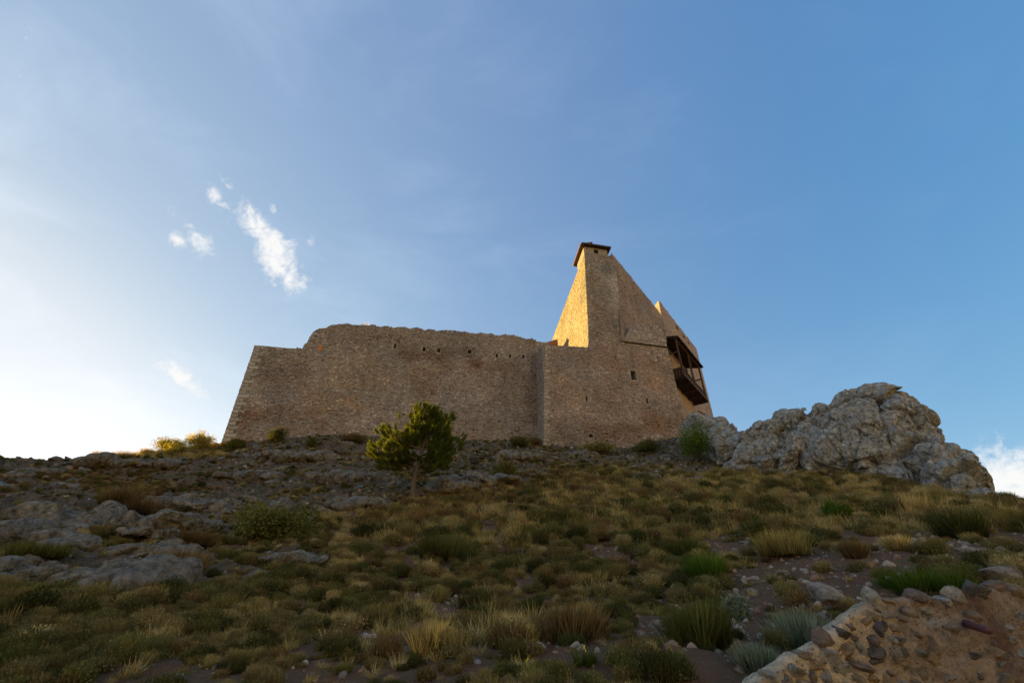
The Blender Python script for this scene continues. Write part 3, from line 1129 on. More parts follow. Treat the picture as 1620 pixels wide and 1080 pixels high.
# lookout hut
kf = azdir(78)
kback = azdir(KL)
p0 = bst(926, 399)
p1 = bst(961, 404)
hs0, hs1 = p0[0], p1[0]
zt0 = (p0[1] + p1[1]) / 2 - 0.1
wtop = bst(926, 390.2)[1]
hut = MB()
W0 = plB.w(hs0, zt0, -0.12)
wd = hs1 - hs0
hh = wtop - zt0
oc = 0.40
wx, wy = wd * oc, wd * (oc + 0.2)
def hutbox(a, b, z0, z1, name=None):
    q = W0 + kf * (a + b) / 2 + np.array([0, 0, (z0 + z1) / 2])
    hut.box(q, kf * (b - a) / 2, plB.nn * 0.12, (0, 0, (z1 - z0) / 2))
hutbox(0, wx, 0, hh)
hutbox(wy, wd, 0, hh)
hutbox(wx, wy, hh * 0.82, hh)
dlen = 2.9
hut.box(W0 + kback * dlen / 2 + np.array([0, 0, hh / 2]) + kf * 0.0, kback * dlen / 2, kf * 0.1, (0, 0, hh / 2))
hut.box(W0 + kf * wd + kback * (dlen / 2) + np.array([0, 0, hh / 2]), kback * dlen / 2, kf * 0.1, (0, 0, hh / 2))
lo = hut.build('lookout_hut', M['mortar'], root)
rf = MB()
zr = wtop + plB.O[2]
o = 0.42
def rp(a, b, z):
    q = W0 + kf * a + kback * b
    return np.array([q[0], q[1], z])
rf.V = [rp(-o, -o - 0.15, zr + 0.02), rp(wd + o, -o - 0.15, zr + 0.02), rp(wd + o, dlen + o, zr + 0.02), rp(-o, dlen + o, zr + 0.02)]
rf.V += [q + np.array([0, 0, 0.16]) for q in rf.V[:4]]
rf.V += [rp(wd * 0.4, dlen * 0.4, zr + 0.75), rp(wd * 0.6, dlen * 0.6, zr + 0.75)]
rf.F = [(3, 2, 1, 0), (0, 1, 5, 4), (1, 2, 6, 5), (2, 3, 7, 6), (3, 0, 4, 7), (4, 5, 8), (5, 6, 9, 8), (6, 7, 9), (7, 4, 8, 9)]
ro = rf.build('lookout_roof', M['roofwood'], root)
rg = np.random.default_rng(3)
for i in range(9):
    b = -o + (dlen + 2 * o) * (i + 0.5) / 9
    t_ = MB()
    t_.bar(rp(-o - 0.12, b, zr + 0.1), rp(wd * 0.35, b, zr + 0.62), 0.3, 0.12)
    t_.build('roof_tile', M['tile'], ro)
for i in range(7):
    a = -o + (wd + 2 * o) * (i + 0.5) / 7
    t_ = MB()
    t_.bar(rp(a, -o - 0.1, zr + 0.0), rp(a, 0.4, zr + 0.0), 0.09, 0.1)
    t_.build('rafter', M['wood'], ro)

# --- palace block with the hanging wooden gallery
root = empty('palace_block')
tag(root, 'smooth plastered palace block with hanging dark wooden gallery', 'building')
sR = plA.st(1103.5, 558.5)[0]
tP = (tP2 + plA.st(1103, 558)[1]) / 2
pb = -24.0
holesP = []
for (u, v, w, h) in ((1071.5, 519, 6, 10), (1082, 532.5, 4.6, 8.5), (1089.5, 543, 4, 7)):
    s_, t_ = plA.st(u, v)
    k = scale_at(plA.hit(u, v))
    holesP.append((s_ - 0.62, t_ - h * k * 0.42, s_ + 0.62, t_ + h * k * 0.42))
pp_ = [(sP2, pb), (sR, pb), (sR, tP), (sP2, tP)]
masonry(root, plA, pp_, holesP, thick=0.35, inset=0.42, mat='plaster', name='facade', seed=41, contrast=0.32, hr=(0.14, 0.24), proud=(0.004, 0.02), bare=0.35, tone=(1.10, 0.92, 0.84))
P2 = plA.w(sP2, tP)
plP = Plane(P2 + azdir(KL) * 14, KL + 180)
masonry(root, plP, [(0, -14), (14, -14), (14, 0), (0, 0)], (), thick=0.35, inset=0.42, name='sunlit_end_wall', seed=42, contrast=0.6, hr=(0.16, 0.3), tone=(1.02, 0.92, 0.64))  # same yellowed stone tone, adding to the golden sunlight
R2 = plA.w(sR, tP)
plR = Plane(R2, KL)
masonry(root, plR, [(0.15, pb), (10, pb), (10, -0.05), (0.15, -0.05)], (), thick=1.0, mat='plaster', name='end_wall', stones=False)
dk = MB()
c = [P2 + azdir(10) * 1.0, R2 + azdir(10) * 1.0, R2 + azdir(KL) * 10, P2 + azdir(KL) * 14]
for q in c:
    q[2] = P2[2] - 0.6
dk.V = c + [q - np.array([0, 0, 0.4]) for q in c]
dk.F = [(0, 1, 2, 3), (7, 6, 5, 4), (0, 4, 5, 1), (1, 5, 6, 2), (2, 6, 7, 3), (3, 7, 4, 0)]
dk.build('roof_deck', M['mortar'], root)

gal = empty('wooden_gallery')
gal.parent = root


def gz_at(u, v, d):
    """facade coordinates of a picture point lying d metres out from the facade"""
    r = ray(u, v)
    q = r * ((np.dot(plA.nn, plA.O) + d) / np.dot(plA.nn, r)) - plA.O
    return float(q @ plA.eu), float(q[2])


GD = 1.75
s_in, t_roof_in = gz_at(1055, 541, 0.0)
s_lo, t_lo = gz_at(1082, 596, GD)      # outer near floor corner
s_hi, t_hi = gz_at(1118, 631, GD)      # outer far floor corner
s0g, s1g = s_lo, s_hi
t_floor = (t_lo + t_hi) / 2
t_eave = (gz_at(1074, 540, GD + 0.3)[1] + gz_at(1115, 586, GD + 0.3)[1]) / 2
t_rail = gz_at(1076, 578, GD)[1]
print('gallery', s0g, s1g, t_floor, t_rail, t_eave, t_roof_in)


def gp(s, d, t):
    return plA.w(s, t, d)


def gbox(name, s0, s1, d0, d1, t0, t1, mat='wood'):
    b = MB()
    b.box(gp((s0 + s1) / 2, (d0 + d1) / 2, (t0 + t1) / 2), plA.eu * (s1 - s0) / 2, plA.nn * (d1 - d0) / 2, (0, 0, (t1 - t0) / 2))
    return b.build(name, M[mat], gal)


for i in range(7):
    d_a = 0.02 + (GD - 0.04) * i / 7
    gbox('floor_plank', s0g, s1g, d_a, d_a + GD / 7 - 0.03, t_floor, t_floor + 0.12)
for i in range(5):
    s = s0g + 0.1 + (s1g - s0g - 0.2) * i / 4
    gbox('floor_beam', s - 0.11, s + 0.11, -0.3, GD + 0.12, t_floor - 0.26, t_floor - 0.01)
gbox('edge_beam', s0g - 0.1, s1g + 0.1, GD, GD + 0.14, t_floor - 0.1, t_floor + 0.2, 'timber')
nb = 34
for i in range(nb):
    s = s0g + (s1g - s0g) * (i + 0.5) / nb
    w = (s1g - s0g) / nb * 0.45
    gbox('parapet_board', s - w, s + w, GD - 0.06, GD - 0.01, t_floor + 0.2, t_rail)
for i in range(5):
    d = 0.05 + (GD - 0.1) * (i + 0.5) / 5
    for s in (s0g, s1g):
        gbox('parapet_board', s - 0.03, s + 0.03, d - 0.15, d + 0.15, t_floor + 0.12, t_rail)
gbox('handrail', s0g - 0.05, s1g + 0.05, GD - 0.1, GD + 0.05, t_rail, t_rail + 0.1, 'timber')
for s in (s0g, s1g):
    gbox('handrail', s - 0.06, s + 0.06, 0.0, GD - 0.1, t_rail, t_rail + 0.1, 'timber')
    gbox('tie_beam', s - 0.07, s + 0.07, 0.0, GD - 0.02, t_rail + (t_eave - t_rail) * 0.55, t_rail + (t_eave - t_rail) * 0.55 + 0.14, 'timber')
for i in range(3):
    s = s0g + 0.1 + (s1g - s0g - 0.2) * i / 2
    gbox('post', s - 0.1, s + 0.1, GD - 0.11, GD + 0.09, t_floor + 0.2, t_eave, 'timber')
for i in (0, 2):
    s = s0g + 0.1 + (s1g - s0g - 0.2) * i / 2
    gbox('post', s - 0.09, s + 0.09, 0.02, 0.2, t_floor + 0.12, t_eave + 0.3, 'timber')
gbox('eave_beam', s0g - 0.2, s1g + 0.2, GD - 0.1, GD + 0.1, t_eave, t_eave + 0.16, 'timber')
b = MB()
over = 0.45
ti, to = t_eave + 0.75, t_eave + 0.12
q = [gp(s0g - over, 0.0, ti), gp(s1g + over, 0.0, ti), gp(s1g + over, GD + 0.5, to), gp(s0g - over, GD + 0.5, to)]
b.V = q + [p + np.array([0, 0, 0.12]) for p in q]
b.F = [(3, 2, 1, 0), (4, 5, 6, 7), (0, 1, 5, 4), (1, 2, 6, 5), (2, 3, 7, 6), (3, 0, 4, 7)]
b.build('gallery_roof', M['wood'], gal)
for i in range(9):
    s = s0g - 0.3 + (s1g - s0g + 0.6) * i / 8
    b = MB()
    b.bar(gp(s, 0.02, ti - 0.07), gp(s, GD + 0.42, to - 0.05), 0.1, 0.1)
    b.build('rafter', M['timber'], gal)
gbox('doorway', (s0g + s1g) / 2 - 0.6, (s0g + s1g) / 2 + 0.6, 0.0, 0.04, t_floor + 0.12, t_floor + 2.2, 'void')

# --- little tiled roof peeking over the bastion
root = empty('small_roof_hut')
tag(root, 'tiny tiled roof corner peeking over the wall beside the sunlit keep', 'hut')
c = at(868, 541, 47.0)
b = MB()
b.box(c + np.array([0.15, 1.2, -2.6]), (0.75, 0, 0), (0, 1.0, 0), (0, 0, 2.35))
b.build('wall_body', M['plaster'], root)
b = MB()
b.V = [c + np.array(q) for q in ((-0.8, 0, -0.35), (1.1, 0, -0.35), (1.1, 2.4, -0.35), (-0.8, 2.4, -0.35), (-0.8, 0, -0.2), (1.1, 0, 0.45), (1.1, 2.4, 0.45), (-0.8, 2.4, -0.2))]
b.F = [(3, 2, 1, 0), (4, 5, 6, 7), (0, 1, 5, 4), (1, 2, 6, 5), (2, 3, 7, 6), (3, 0, 4, 7)]
b.build('roof', M['tile'], root)

# --- iron railing on the rocks under the palace
root = empty('iron_railing')
tag(root, 'thin iron railing on the rocks below the wooden gallery', 'railing')
RY = 37.5
rpts = [(1087, 665, 659), (1094, 663, 657), (1105, 661, 650), (1108, 663, 651), (1126, 670, 663)]
P3 = [(at(u, vb, RY), at(u, vt, RY)) for (u, vb, vt) in rpts]
for a, b_ in P3:
    m = MB()
    m.bar(a - np.array([0, 0, 0.4]), b_, 0.07)
    m.build('post', M['iron'], root)
for i in range(len(P3) - 1):
    m = MB()
    m.bar(P3[i][1], P3[i + 1][1], 0.07)
    m.build('top_rail', M['iron'], root)
    m = MB()
    m.bar((P3[i][0] + P3[i][1]) / 2, (P3[i + 1][0] + P3[i + 1][1]) / 2, 0.045)
    m.build('lower_rail', M['iron'], root)

# ------------------------------------------------------------------ rocks
_ico = {}


def ico(n):
    if n not in _ico:
        bm = bmesh.new()
        bmesh.ops.create_icosphere(bm, subdivisions=n, radius=1.0)
        bm.verts.ensure_lookup_table()
        V = np.array([v.co[:] for v in bm.verts])
        Fc = np.array([[v.index for v in f.verts] for f in bm.faces])
        bm.free()
        _ico[n] = (V, Fc)
    return _ico[n]


def rock_points(seed, n=4, cuts=9, rough=0.16, sharp=0.75, lim=(0.62, 0.92)):
    V, Fc = ico(n)
    rg = np.random.default_rng(seed)
    V = V.copy()
    for _ in range(cuts):
        d = rg.normal(size=3)
        d /= np.linalg.norm(d)
        k = V @ d
        over_ = np.maximum(k - rg.uniform(*lim), 0)
        V = V - sharp * over_[:, None] * d[None]
    off = rg.uniform(0, 50, 3)
    nrm = V / np.linalg.norm(V, axis=1)[:, None]
    if n >= 3:
        V = V + nrm * (rough * fbm(V * 1.3 + off, 3) + 0.5 * rough * fbm(V * 3.0 + off, 4, ridge=True))[:, None]
    else:
        V = V + nrm * (rough * fbm(V * 1.3 + off, 2))[:, None]
    return V, Fc


def rock_thing(name, label, cat, p, size, rot, seed, mat='rock', n=4, group=None, sink=0.3, craggy=0.10, **kw):
    V, Fc = rock_points(seed, n, **kw)
    s = np.array(size)
    R = np.array(Euler(rot).to_matrix())
    V = (V * s) @ R.T
    if n >= 4:
        nr_ = V / (np.linalg.norm(V, axis=1)[:, None] + 1e-9)
        W_ = V + np.asarray(p)
        m = min(s)
        V = V + nr_ * (craggy * m * fbm(W_ * np.array([0.9, 1.6, 1.6]), 6, gain=0.62, ridge=True) - craggy * m * np.exp(-cracks(W_ * np.array([0.7, 1.3, 1.3]) + 0.3 * fbm(W_, 2)[:, None]) / 0.07))[:, None]
    o = link(name, mesh(name, V, Fc, M[mat], shade=(n >= 4)), None, tuple(np.asarray(p) - np.array([0, 0, sink * s[2]])))
    return tag(o, label, cat, group)


def rock_mass(lumps, voxel, amp=1.0, seed=0, fuse=2):
    """lumps: (centre, size, euler, seed) fused into one craggy body"""
    Vs, Fs, nb_ = [], [], 0
    for (c, s, e, sd) in lumps:
        V, Fc = rock_points(sd, 3, cuts=16, rough=0.08, sharp=1.0, lim=(0.55, 0.9))
        R = np.array(Euler(e).to_matrix())
        Vs.append((V * np.array(s)) @ R.T + np.asarray(c))
        Fs.append(Fc + nb_)
        nb_ += len(V)
    me = mesh('tmp_rock', np.concatenate(Vs), np.concatenate(Fs))
    o = bpy.data.objects.new('tmp_rock', me)
    COL.objects.link(o)
    md = o.modifiers.new('r', 'REMESH')
    md.mode = 'VOXEL'
    md.voxel_size = voxel
    md2 = o.modifiers.new('s', 'SMOOTH')
    md2.iterations = fuse
    dg = bpy.context.evaluated_depsgraph_get()
    new = bpy.data.meshes.new_from_object(o.evaluated_get(dg))
    bpy.data.objects.remove(o)
    bpy.data.meshes.remove(me)
    nv = len(new.vertices)
    V = np.empty(nv * 3)
    new.vertices.foreach_get('co', V)
    N = np.empty(nv * 3)
    new.vertices.foreach_get('normal', N)
    V = V.reshape(-1, 3)
    N = N.reshape(-1, 3)
    off = seed * 3.7
    sh = np.array([[1.0, 0, 0.45], [0, 1.0, 0], [-0.45, 0, 1.0]])
    V0 = V @ sh
    warp = V + 0.35 * np.stack([fbm(V * 0.9 + off + k * 9, 3) for k in range(3)], -1)
    wv = V0 + 0.6 * (warp - V)
    wv = V0 + 0.35 * (warp - V)
    c0, e0 = facets(wv * np.array([0.42, 0.42, 0.30]) + off + 2)
    c1, e1 = facets(wv * np.array([1.0, 1.0, 0.62]) + off)
    c2, e2 = facets(wv * np.array([2.6, 2.6, 1.7]) + off + 5)
    d = (0.08 * fbm(V * 0.7 + off, 3) + 0.85 * c0 + 0.30 * c1 + 0.11 * c2 - 0.15 * np.exp(-e0 / 0.04) - 0.12 * np.exp(-e1 / 0.05) - 0.05 * np.exp(-e2 / 0.08)
         + 0.14 * fbm(V0 * np.array([1.6, 1.4, 0.6]) + off, 4, gain=0.6, ridge=True) + 0.07 * fbm(V * 4.0 + off, 4, gain=0.65, ridge=True))
    V = V + N * (d * amp)[:, None]
    new.vertices.foreach_set('co', V.ravel())
    new.polygons.foreach_set('use_smooth', np.zeros(len(new.polygons), bool))
    new.materials.clear()
    new.materials.append(M['rock'])
    new.update()
    return new


def lump(u, v, Y, px, py, depth, tilt=0.0, seed=0):
    c = at(u, v, Y)
    k = scale_at(c)
    return (c, (px * k, depth, py * k), (0.0, tilt, 0.0), seed)


def inside(poly, p):
    c = False
    for (x0, y0), (x1, y1) in zip(poly, poly[1:] + poly[:1]):
        if (y0 > p[1]) != (y1 > p[1]) and p[0] < x0 + (p[1] - y0) / (y1 - y0) * (x1 - x0):
            c = not c
    return c


def edge_dist(poly, p):
    P = np.array(poly, float)
    Q = np.roll(P, -1, 0)
    d = Q - P
    t = np.clip(((np.array(p) - P) * d).sum(1) / (d * d).sum(1), 0, 1)
    return float(np.linalg.norm(P + d * t[:, None] - np.array(p), axis=1).min())


def crag(poly, ydepth, n, seed, rmin=7, rmax=40, deep=1.25, spread=1.2):
    """fill a rock's outline with angular blocks, large in the middle and small along the edge"""
    rg = np.random.default_rng(seed)
    us, vs = [p[0] for p in poly], [p[1] for p in poly]
    out, tries = [], 0
    while len(out) < n and tries < 6000:
        tries += 1
        p = (rg.uniform(min(us), max(us)), rg.uniform(min(vs), max(vs)))
        if not inside(poly, p):
            continue
        r = min(edge_dist(poly, p), rmax)
        if r < rmin or any(math.hypot(p[0] - q[0], p[1] - q[1]) < 0.42 * min(r, q[2]) + 3 for q in out):
            continue
        out.append((p[0], p[1], r))
    L = []
    for i, (u, v, r) in enumerate(out):
        Y = np.interp(u, [q[0] for q in ydepth], [q[1] for q in ydepth]) + rg.uniform(-0.5, 0.5) * spread - 0.5 * (r < 15)
        c = at(u, v, Y)
        k = scale_at(c)
        L.append((c, (r * k * 1.15, r * k * deep + 0.35, r * k * 1.18), (rg.uniform(-0.3, 0.3), rg.uniform(-0.5, 0.5), rg.uniform(-0.4, 0.4)), seed * 100 + i))
    return L


YC = [(1060, 35.5), (1130, 32), (1165, 27.5), (1215, 25), (1290, 23.8), (1400, 22.5), (1480, 20.5), (1560, 17.5)]
root = empty('rock_outcrop')
tag(root, 'massive grey limestone crag with rounded summit to the right of the castle', 'rock')
main_poly = [(1282, 780), (1284, 680), (1284, 656), (1291, 644), (1302, 634), (1335, 630), (1355, 629), (1372, 626), (1400, 632), (1430, 644), (1452, 657), (1467, 682), (1490, 704), (1513, 729), (1533, 752), (1549, 777), (1559, 800), (1540, 822), (1400, 812)]
link('crag_body', rock_mass(crag(main_poly, YC, 60, 3, 7, 60), 0.07, 1.0, 1, 60), root)
dome_poly = [(1160, 770), (1178, 716), (1203, 690), (1214, 687), (1218, 664), (1231, 649), (1250, 644), (1272, 647), (1283, 655), (1290, 690), (1296, 780), (1230, 785)]
link('left_dome', rock_mass(crag(dome_poly, YC, 36, 4, 7, 50), 0.07, 0.9, 2, 45), root)
link('summit_boulder', rock_mass([lump(1386, 625, 22.4, 15, 10, 0.6, 0.0, 12), lump(1374, 632, 22.5, 20, 10, 0.7, 0.0, 13)], 0.06, 0.3, 3), root)

root = empty('rock_ridge')
tag(root, 'broken grey rock ridge climbing from the crag to the castle corner', 'rock')
ridge_poly = [(1066, 705), (1084, 668), (1100, 660), (1118, 664), (1130, 672), (1146, 690), (1165, 694), (1190, 684), (1202, 690), (1182, 718), (1168, 768), (1100, 760), (1068, 735)]
link('ridge_body', rock_mass(crag(ridge_poly, YC, 40, 6, 5, 30), 0.08, 0.8, 4, 25), root)
for i, args in enumerate([(1139, 674, 31.5, 13, 14, 0.9, 0.3, 25), (1158, 685, 29.5, 11, 16, 0.9, -0.2, 26), (1098, 672, 34.0, 17, 14, 1.0, 0.0, 27), (1190, 690, 26.3, 14, 9, 0.8, 0.2, 30), (1118, 668, 33, 13, 9, 0.9, 0.0, 31)]):
    link('ridge_boulder', rock_mass([lump(*args)], 0.08, 0.35, 5 + i), root)

LEDGES = [  # picture point, width px, height px, depth factor, label
    (122, 815, 208, 46, 'long rounded grey limestone hump across the left slope'),
    (50, 846, 150, 42, 'brownish limestone hump at the left edge below the long hump'),
    (232, 838, 70, 26, 'small knobbly rock just right of the long limestone hump'),
    (307, 792, 104, 26, 'smooth grey rock bulge above the dark shrubs on the left slope'),
    (286, 822, 88, 24, 'flat grey slab under the smooth rock bulge'),
    (238, 868, 104, 30, 'cracked grey slab above the lower pale ledge'),
    (132, 908, 235, 40, 'lowest long pale grey ledge on the left slope'),
    (18, 900, 110, 34, 'grey rock ledge cut by the left picture edge'),
    (468, 880, 84, 20, 'isolated pale slab in the grass left of the pine'),
    (376, 866, 60, 16, 'little flat rock between the grass and the dark shrubs'),
    (408, 806, 110, 20, 'low grey bed of rock left of the pine'),
    (208, 733, 120, 15, 'thin grey rock crest under the sunlit grass'),
    (126, 737, 44, 10, 'dark lump of rock on the left skyline'),
    (64, 744, 60, 9, 'flat rock on the left skyline beside the dark lump'),
    (10, 750, 50, 10, 'skyline rock at the left picture edge'),
    (715, 764, 74, 26, 'blocky grey rock just right of the pine trunk'),
    (772, 752, 70, 18, 'lower grey rock right of the blocky one behind the pine'),
    (604, 722, 44, 18, 'pale tilted slab left of the pine crown'),
    (536, 752, 70, 13, 'thin pale bed of rock below the curtain wall'),
    (470, 722, 90, 14, 'grey rock step under the stepped end of the curtain wall'),
    (660, 716, 60, 10, 'grey rock step hidden partly by the pine top'),
    (830, 722, 80, 13, 'grey rock step at the foot of the bastion corner'),
    (905, 716, 60, 9, 'low rock at the foot of the bastion face'),
    (560, 800, 60, 15, 'grey rock bed left of the pine trunk foot'),
    (500, 822, 52, 15, 'grey rock bed below and left of the pine'),
    (400, 750, 80, 14, 'grey rock bed beneath the round dark bush'),
]
def ledge_mesh(p, w, h, seed):
    """a broken bed of rock: a row of angular slabs fused and fractured; mesh is relative to p"""
    rg = np.random.default_rng(seed)
    n = max(4, int(w / (h * 1.1)) + 2)
    L = []
    for j in range(n):
        f = (j + 0.5) / n - 0.5
        sh_ = 1 - 1.3 * f * f
        c = np.array([f * w * 1.0, rg.uniform(-0.25, 0.35) * h * 1.6, rg.uniform(-0.25, 0.1) * h * sh_])
        L.append((c, (w / n * rg.uniform(0.7, 1.2) + 0.1, h * rg.uniform(1.0, 1.9), h * rg.uniform(0.42, 0.72) * sh_), (rg.uniform(0.0, 0.35), rg.uniform(-0.2, 0.2), rg.uniform(-0.5, 0.5)), seed * 10 + j))
    return L


for i, (u, v, w, h, lab) in enumerate(LEDGES):
    p = ground_at(u, v + h * 0.3)
    k = scale_at(p)
    W_, H_ = w * k, h * k
    L = [(c + p, s_, e, sd) for (c, s_, e, sd) in ledge_mesh(p, W_ * 1.15, H_ * 1.05, 300 + i)]
    me = rock_mass(L, max(0.035, min(0.075, H_ * 0.08)), min(0.9, 0.42 * H_ + 0.10), 40 + i, 6)
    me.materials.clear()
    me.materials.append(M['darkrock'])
    tag(link('rock_ledge', me), lab, 'rock', 'limestone ledges on the slope')

BOULDERS = [
    (1312, 938, 74, 40, 'warmrock', (0.1, 0.35, 0.2), 'pale ochre slab of broken masonry lying in the bare soil'),
    (1592, 908, 130, 34, 'warmrock', (0, 0.05, 0), 'large pale rounded block behind the rubble wall at the right edge'),
    (1422, 858, 40, 16, 'warmrock', (0, 0.2, 0.2), 'reddish block at the edge of the stony bank'),
    (1530, 868, 44, 14, 'warmrock', (0, -0.1, 0.1), 'flat reddish stone on the stony bank at the right'),
    (1498, 862, 26, 12, 'rock', (0, 0, 0.2), 'small grey stone on the stony bank below the dark round shrub'),
    (1180, 858, 20, 12, 'rock', (0, 0, 0), 'pale stone among the tall grass above the bare soil'),
    (535, 1004, 15, 20, 'rock', (0, 0.2, 0), 'upright pale stone in the lower grass'),
    (755, 1045, 16, 12, 'rock', (0, 0, 0), 'left one of two grey cobbles near the bottom edge'),
    (808, 1050, 14, 12, 'rock', (0, 0, 0), 'right one of two grey cobbles near the bottom edge'),
    (178, 962, 38, 13, 'rock', (0, 0, 0), 'flat pale stone under the lowest long ledge'),
    (204, 936, 24, 9, 'rock', (0, 0, 0), 'whitish stone at the end of the lowest long ledge'),
    (80, 955, 30, 14, 'rock', (0, 0, 0), 'grey stone below the lowest ledge near the left edge'),
    (342, 1054, 22, 12, 'rock', (0, 0, 0), 'pale grey stone in the grass at the bottom left'),
    (1214, 1006, 30, 18, 'rock', (0, 0.2, 0), 'grey stone beside the end of the rubble wall'),
    (1235, 1025, 26, 16, 'rock', (0, -0.2, 0), 'bluish stone touching the end of the rubble wall'),
    (1172, 1056, 24, 18, 'warmrock', (0, 0.1, 0), 'brown stone in the grass left of the rubble wall'),
    (905, 960, 20, 9, 'rock', (0, 0, 0), 'flat grey stone in the middle of the lower slope'),
    (1190, 932, 22, 11, 'warmrock', (0, 0, 0), 'ochre stone on the bare soil'),
    (1240, 905, 24, 10, 'warmrock', (0, 0.1, 0), 'purplish stone at the top of the bare soil'),
    (1392, 838, 30, 11, 'rock', (0, 0, 0), 'grey stone at the foot of the tall grass right of centre'),
]
for i, (u, v, w, h, mt, rot, lab) in enumerate(BOULDERS):
    p = ground_at(u, v + h * 0.3)
    k = scale_at(p)
    rock_thing('boulder', lab, 'stone', p, (w * k * 0.52, w * k * 0.42, h * k * 0.6), rot, 400 + i, mat=mt, n=4, sink=-0.05, cuts=18, rough=0.08, sharp=1.0, lim=(0.5, 0.85))

# ------------------------------------------------------------------ ruined rubble wall in the near right corner
root = empty('rubble_wall')
tag(root, 'ruined rubble wall with ochre mortar in the bottom right corner', 'wall')
plN = Plane(at(1330, 1020, 3.45), 76)
outline = [(1150, 1110), (1190, 1078), (1215, 1055), (1255, 1034), (1300, 1012), (1312, 992), (1335, 975), (1360, 960), (1376, 950), (1400, 948), (1440, 944), (1475, 946), (1500, 944), (1530, 932), (1560, 928), (1600, 932), (1640, 925), (1700, 925), (1800, 940)]
ol = [plN.st(*p) for p in outline]
os_ = np.array([p[0] for p in ol])
ot_ = np.array([p[1] for p in ol])
ns = 260
ss = np.linspace(os_[0], os_[-1], ns)
tt = np.interp(ss, os_, ot_)
tt = tt + 0.012 * perlin(xyz(ss * 14, ss * 0, 2.0))
base_t = -1.5
prof = [(0.0, 0)] + [(f, 0) for f in np.linspace(0.02, 0.985, 90)] + [(1.0, 1), (1.0, 2), (0.985, 3), (0.95, 4), (0.88, 5), (0.6, 6), (0.0, 6)]
dep = {0: 0.0, 1: -0.02, 2: -0.07, 3: -0.14, 4: -0.21, 5: -0.28, 6: -0.34}
Vn = []
for (f, k) in prof:
    for s, t in zip(ss, tt):
        Vn.append(plN.w(s, base_t + (t - base_t) * f, dep[k]))
Vn = np.array(Vn)
bulge = 0.06 * fbm(Vn * 1.6, 4) + 0.05 * fbm(Vn * 5.5, 4) + 0.04 * fbm(Vn * 13, 5, gain=0.65, ridge=True)
Vn = Vn + plN.nn[None] * bulge[:, None] + np.array([0, 0, 1.0])[None] * (0.03 * fbm(Vn * 6 + 9, 3))[:, None]
m_ = len(prof)
ix = np.arange(m_ * ns).reshape(m_, ns)
Fn = np.stack([ix[:-1, :-1], ix[:-1, 1:], ix[1:, 1:], ix[1:, :-1]], -1).reshape(-1, 4)
lit = fbm(Vn * 0.9 + 4, 4)
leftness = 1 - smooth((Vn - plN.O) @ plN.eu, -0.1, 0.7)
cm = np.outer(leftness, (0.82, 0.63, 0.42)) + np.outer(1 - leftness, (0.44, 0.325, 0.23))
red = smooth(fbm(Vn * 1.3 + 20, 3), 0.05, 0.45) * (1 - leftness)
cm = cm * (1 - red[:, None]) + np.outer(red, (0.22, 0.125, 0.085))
cm = cm * (1 + 0.35 * fbm(Vn * 7, 4))[:, None]
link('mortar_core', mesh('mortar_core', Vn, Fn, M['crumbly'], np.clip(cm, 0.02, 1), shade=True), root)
TPL = []
for i in range(8):
    V, Fc = rock_points(700 + i, 3, cuts=22, rough=0.05, sharp=1.0, lim=(0.45, 0.8))
    TPL.append((V, Fc))
SC = {'g': (0.40, 0.365, 0.31), 'd': (0.18, 0.155, 0.135), 'p': (0.28, 0.20, 0.16), 'o': (0.42, 0.28, 0.15), 'w': (0.52, 0.43, 0.31), 'b': (0.35, 0.26, 0.175)}
_tm = {}
for ci, (k, c) in enumerate(SC.items()):
    for i in range(8):
        V, Fc = TPL[i]
        cc = np.array(c)[None] * (1 + 0.6 * fbm(V * 2.2 + ci * 5 + i, 4))[:, None]
        _tm[k, i] = mesh('wall_stone', V, Fc, M['crumbly'], np.clip(cc, 0.02, 1), shade=False)
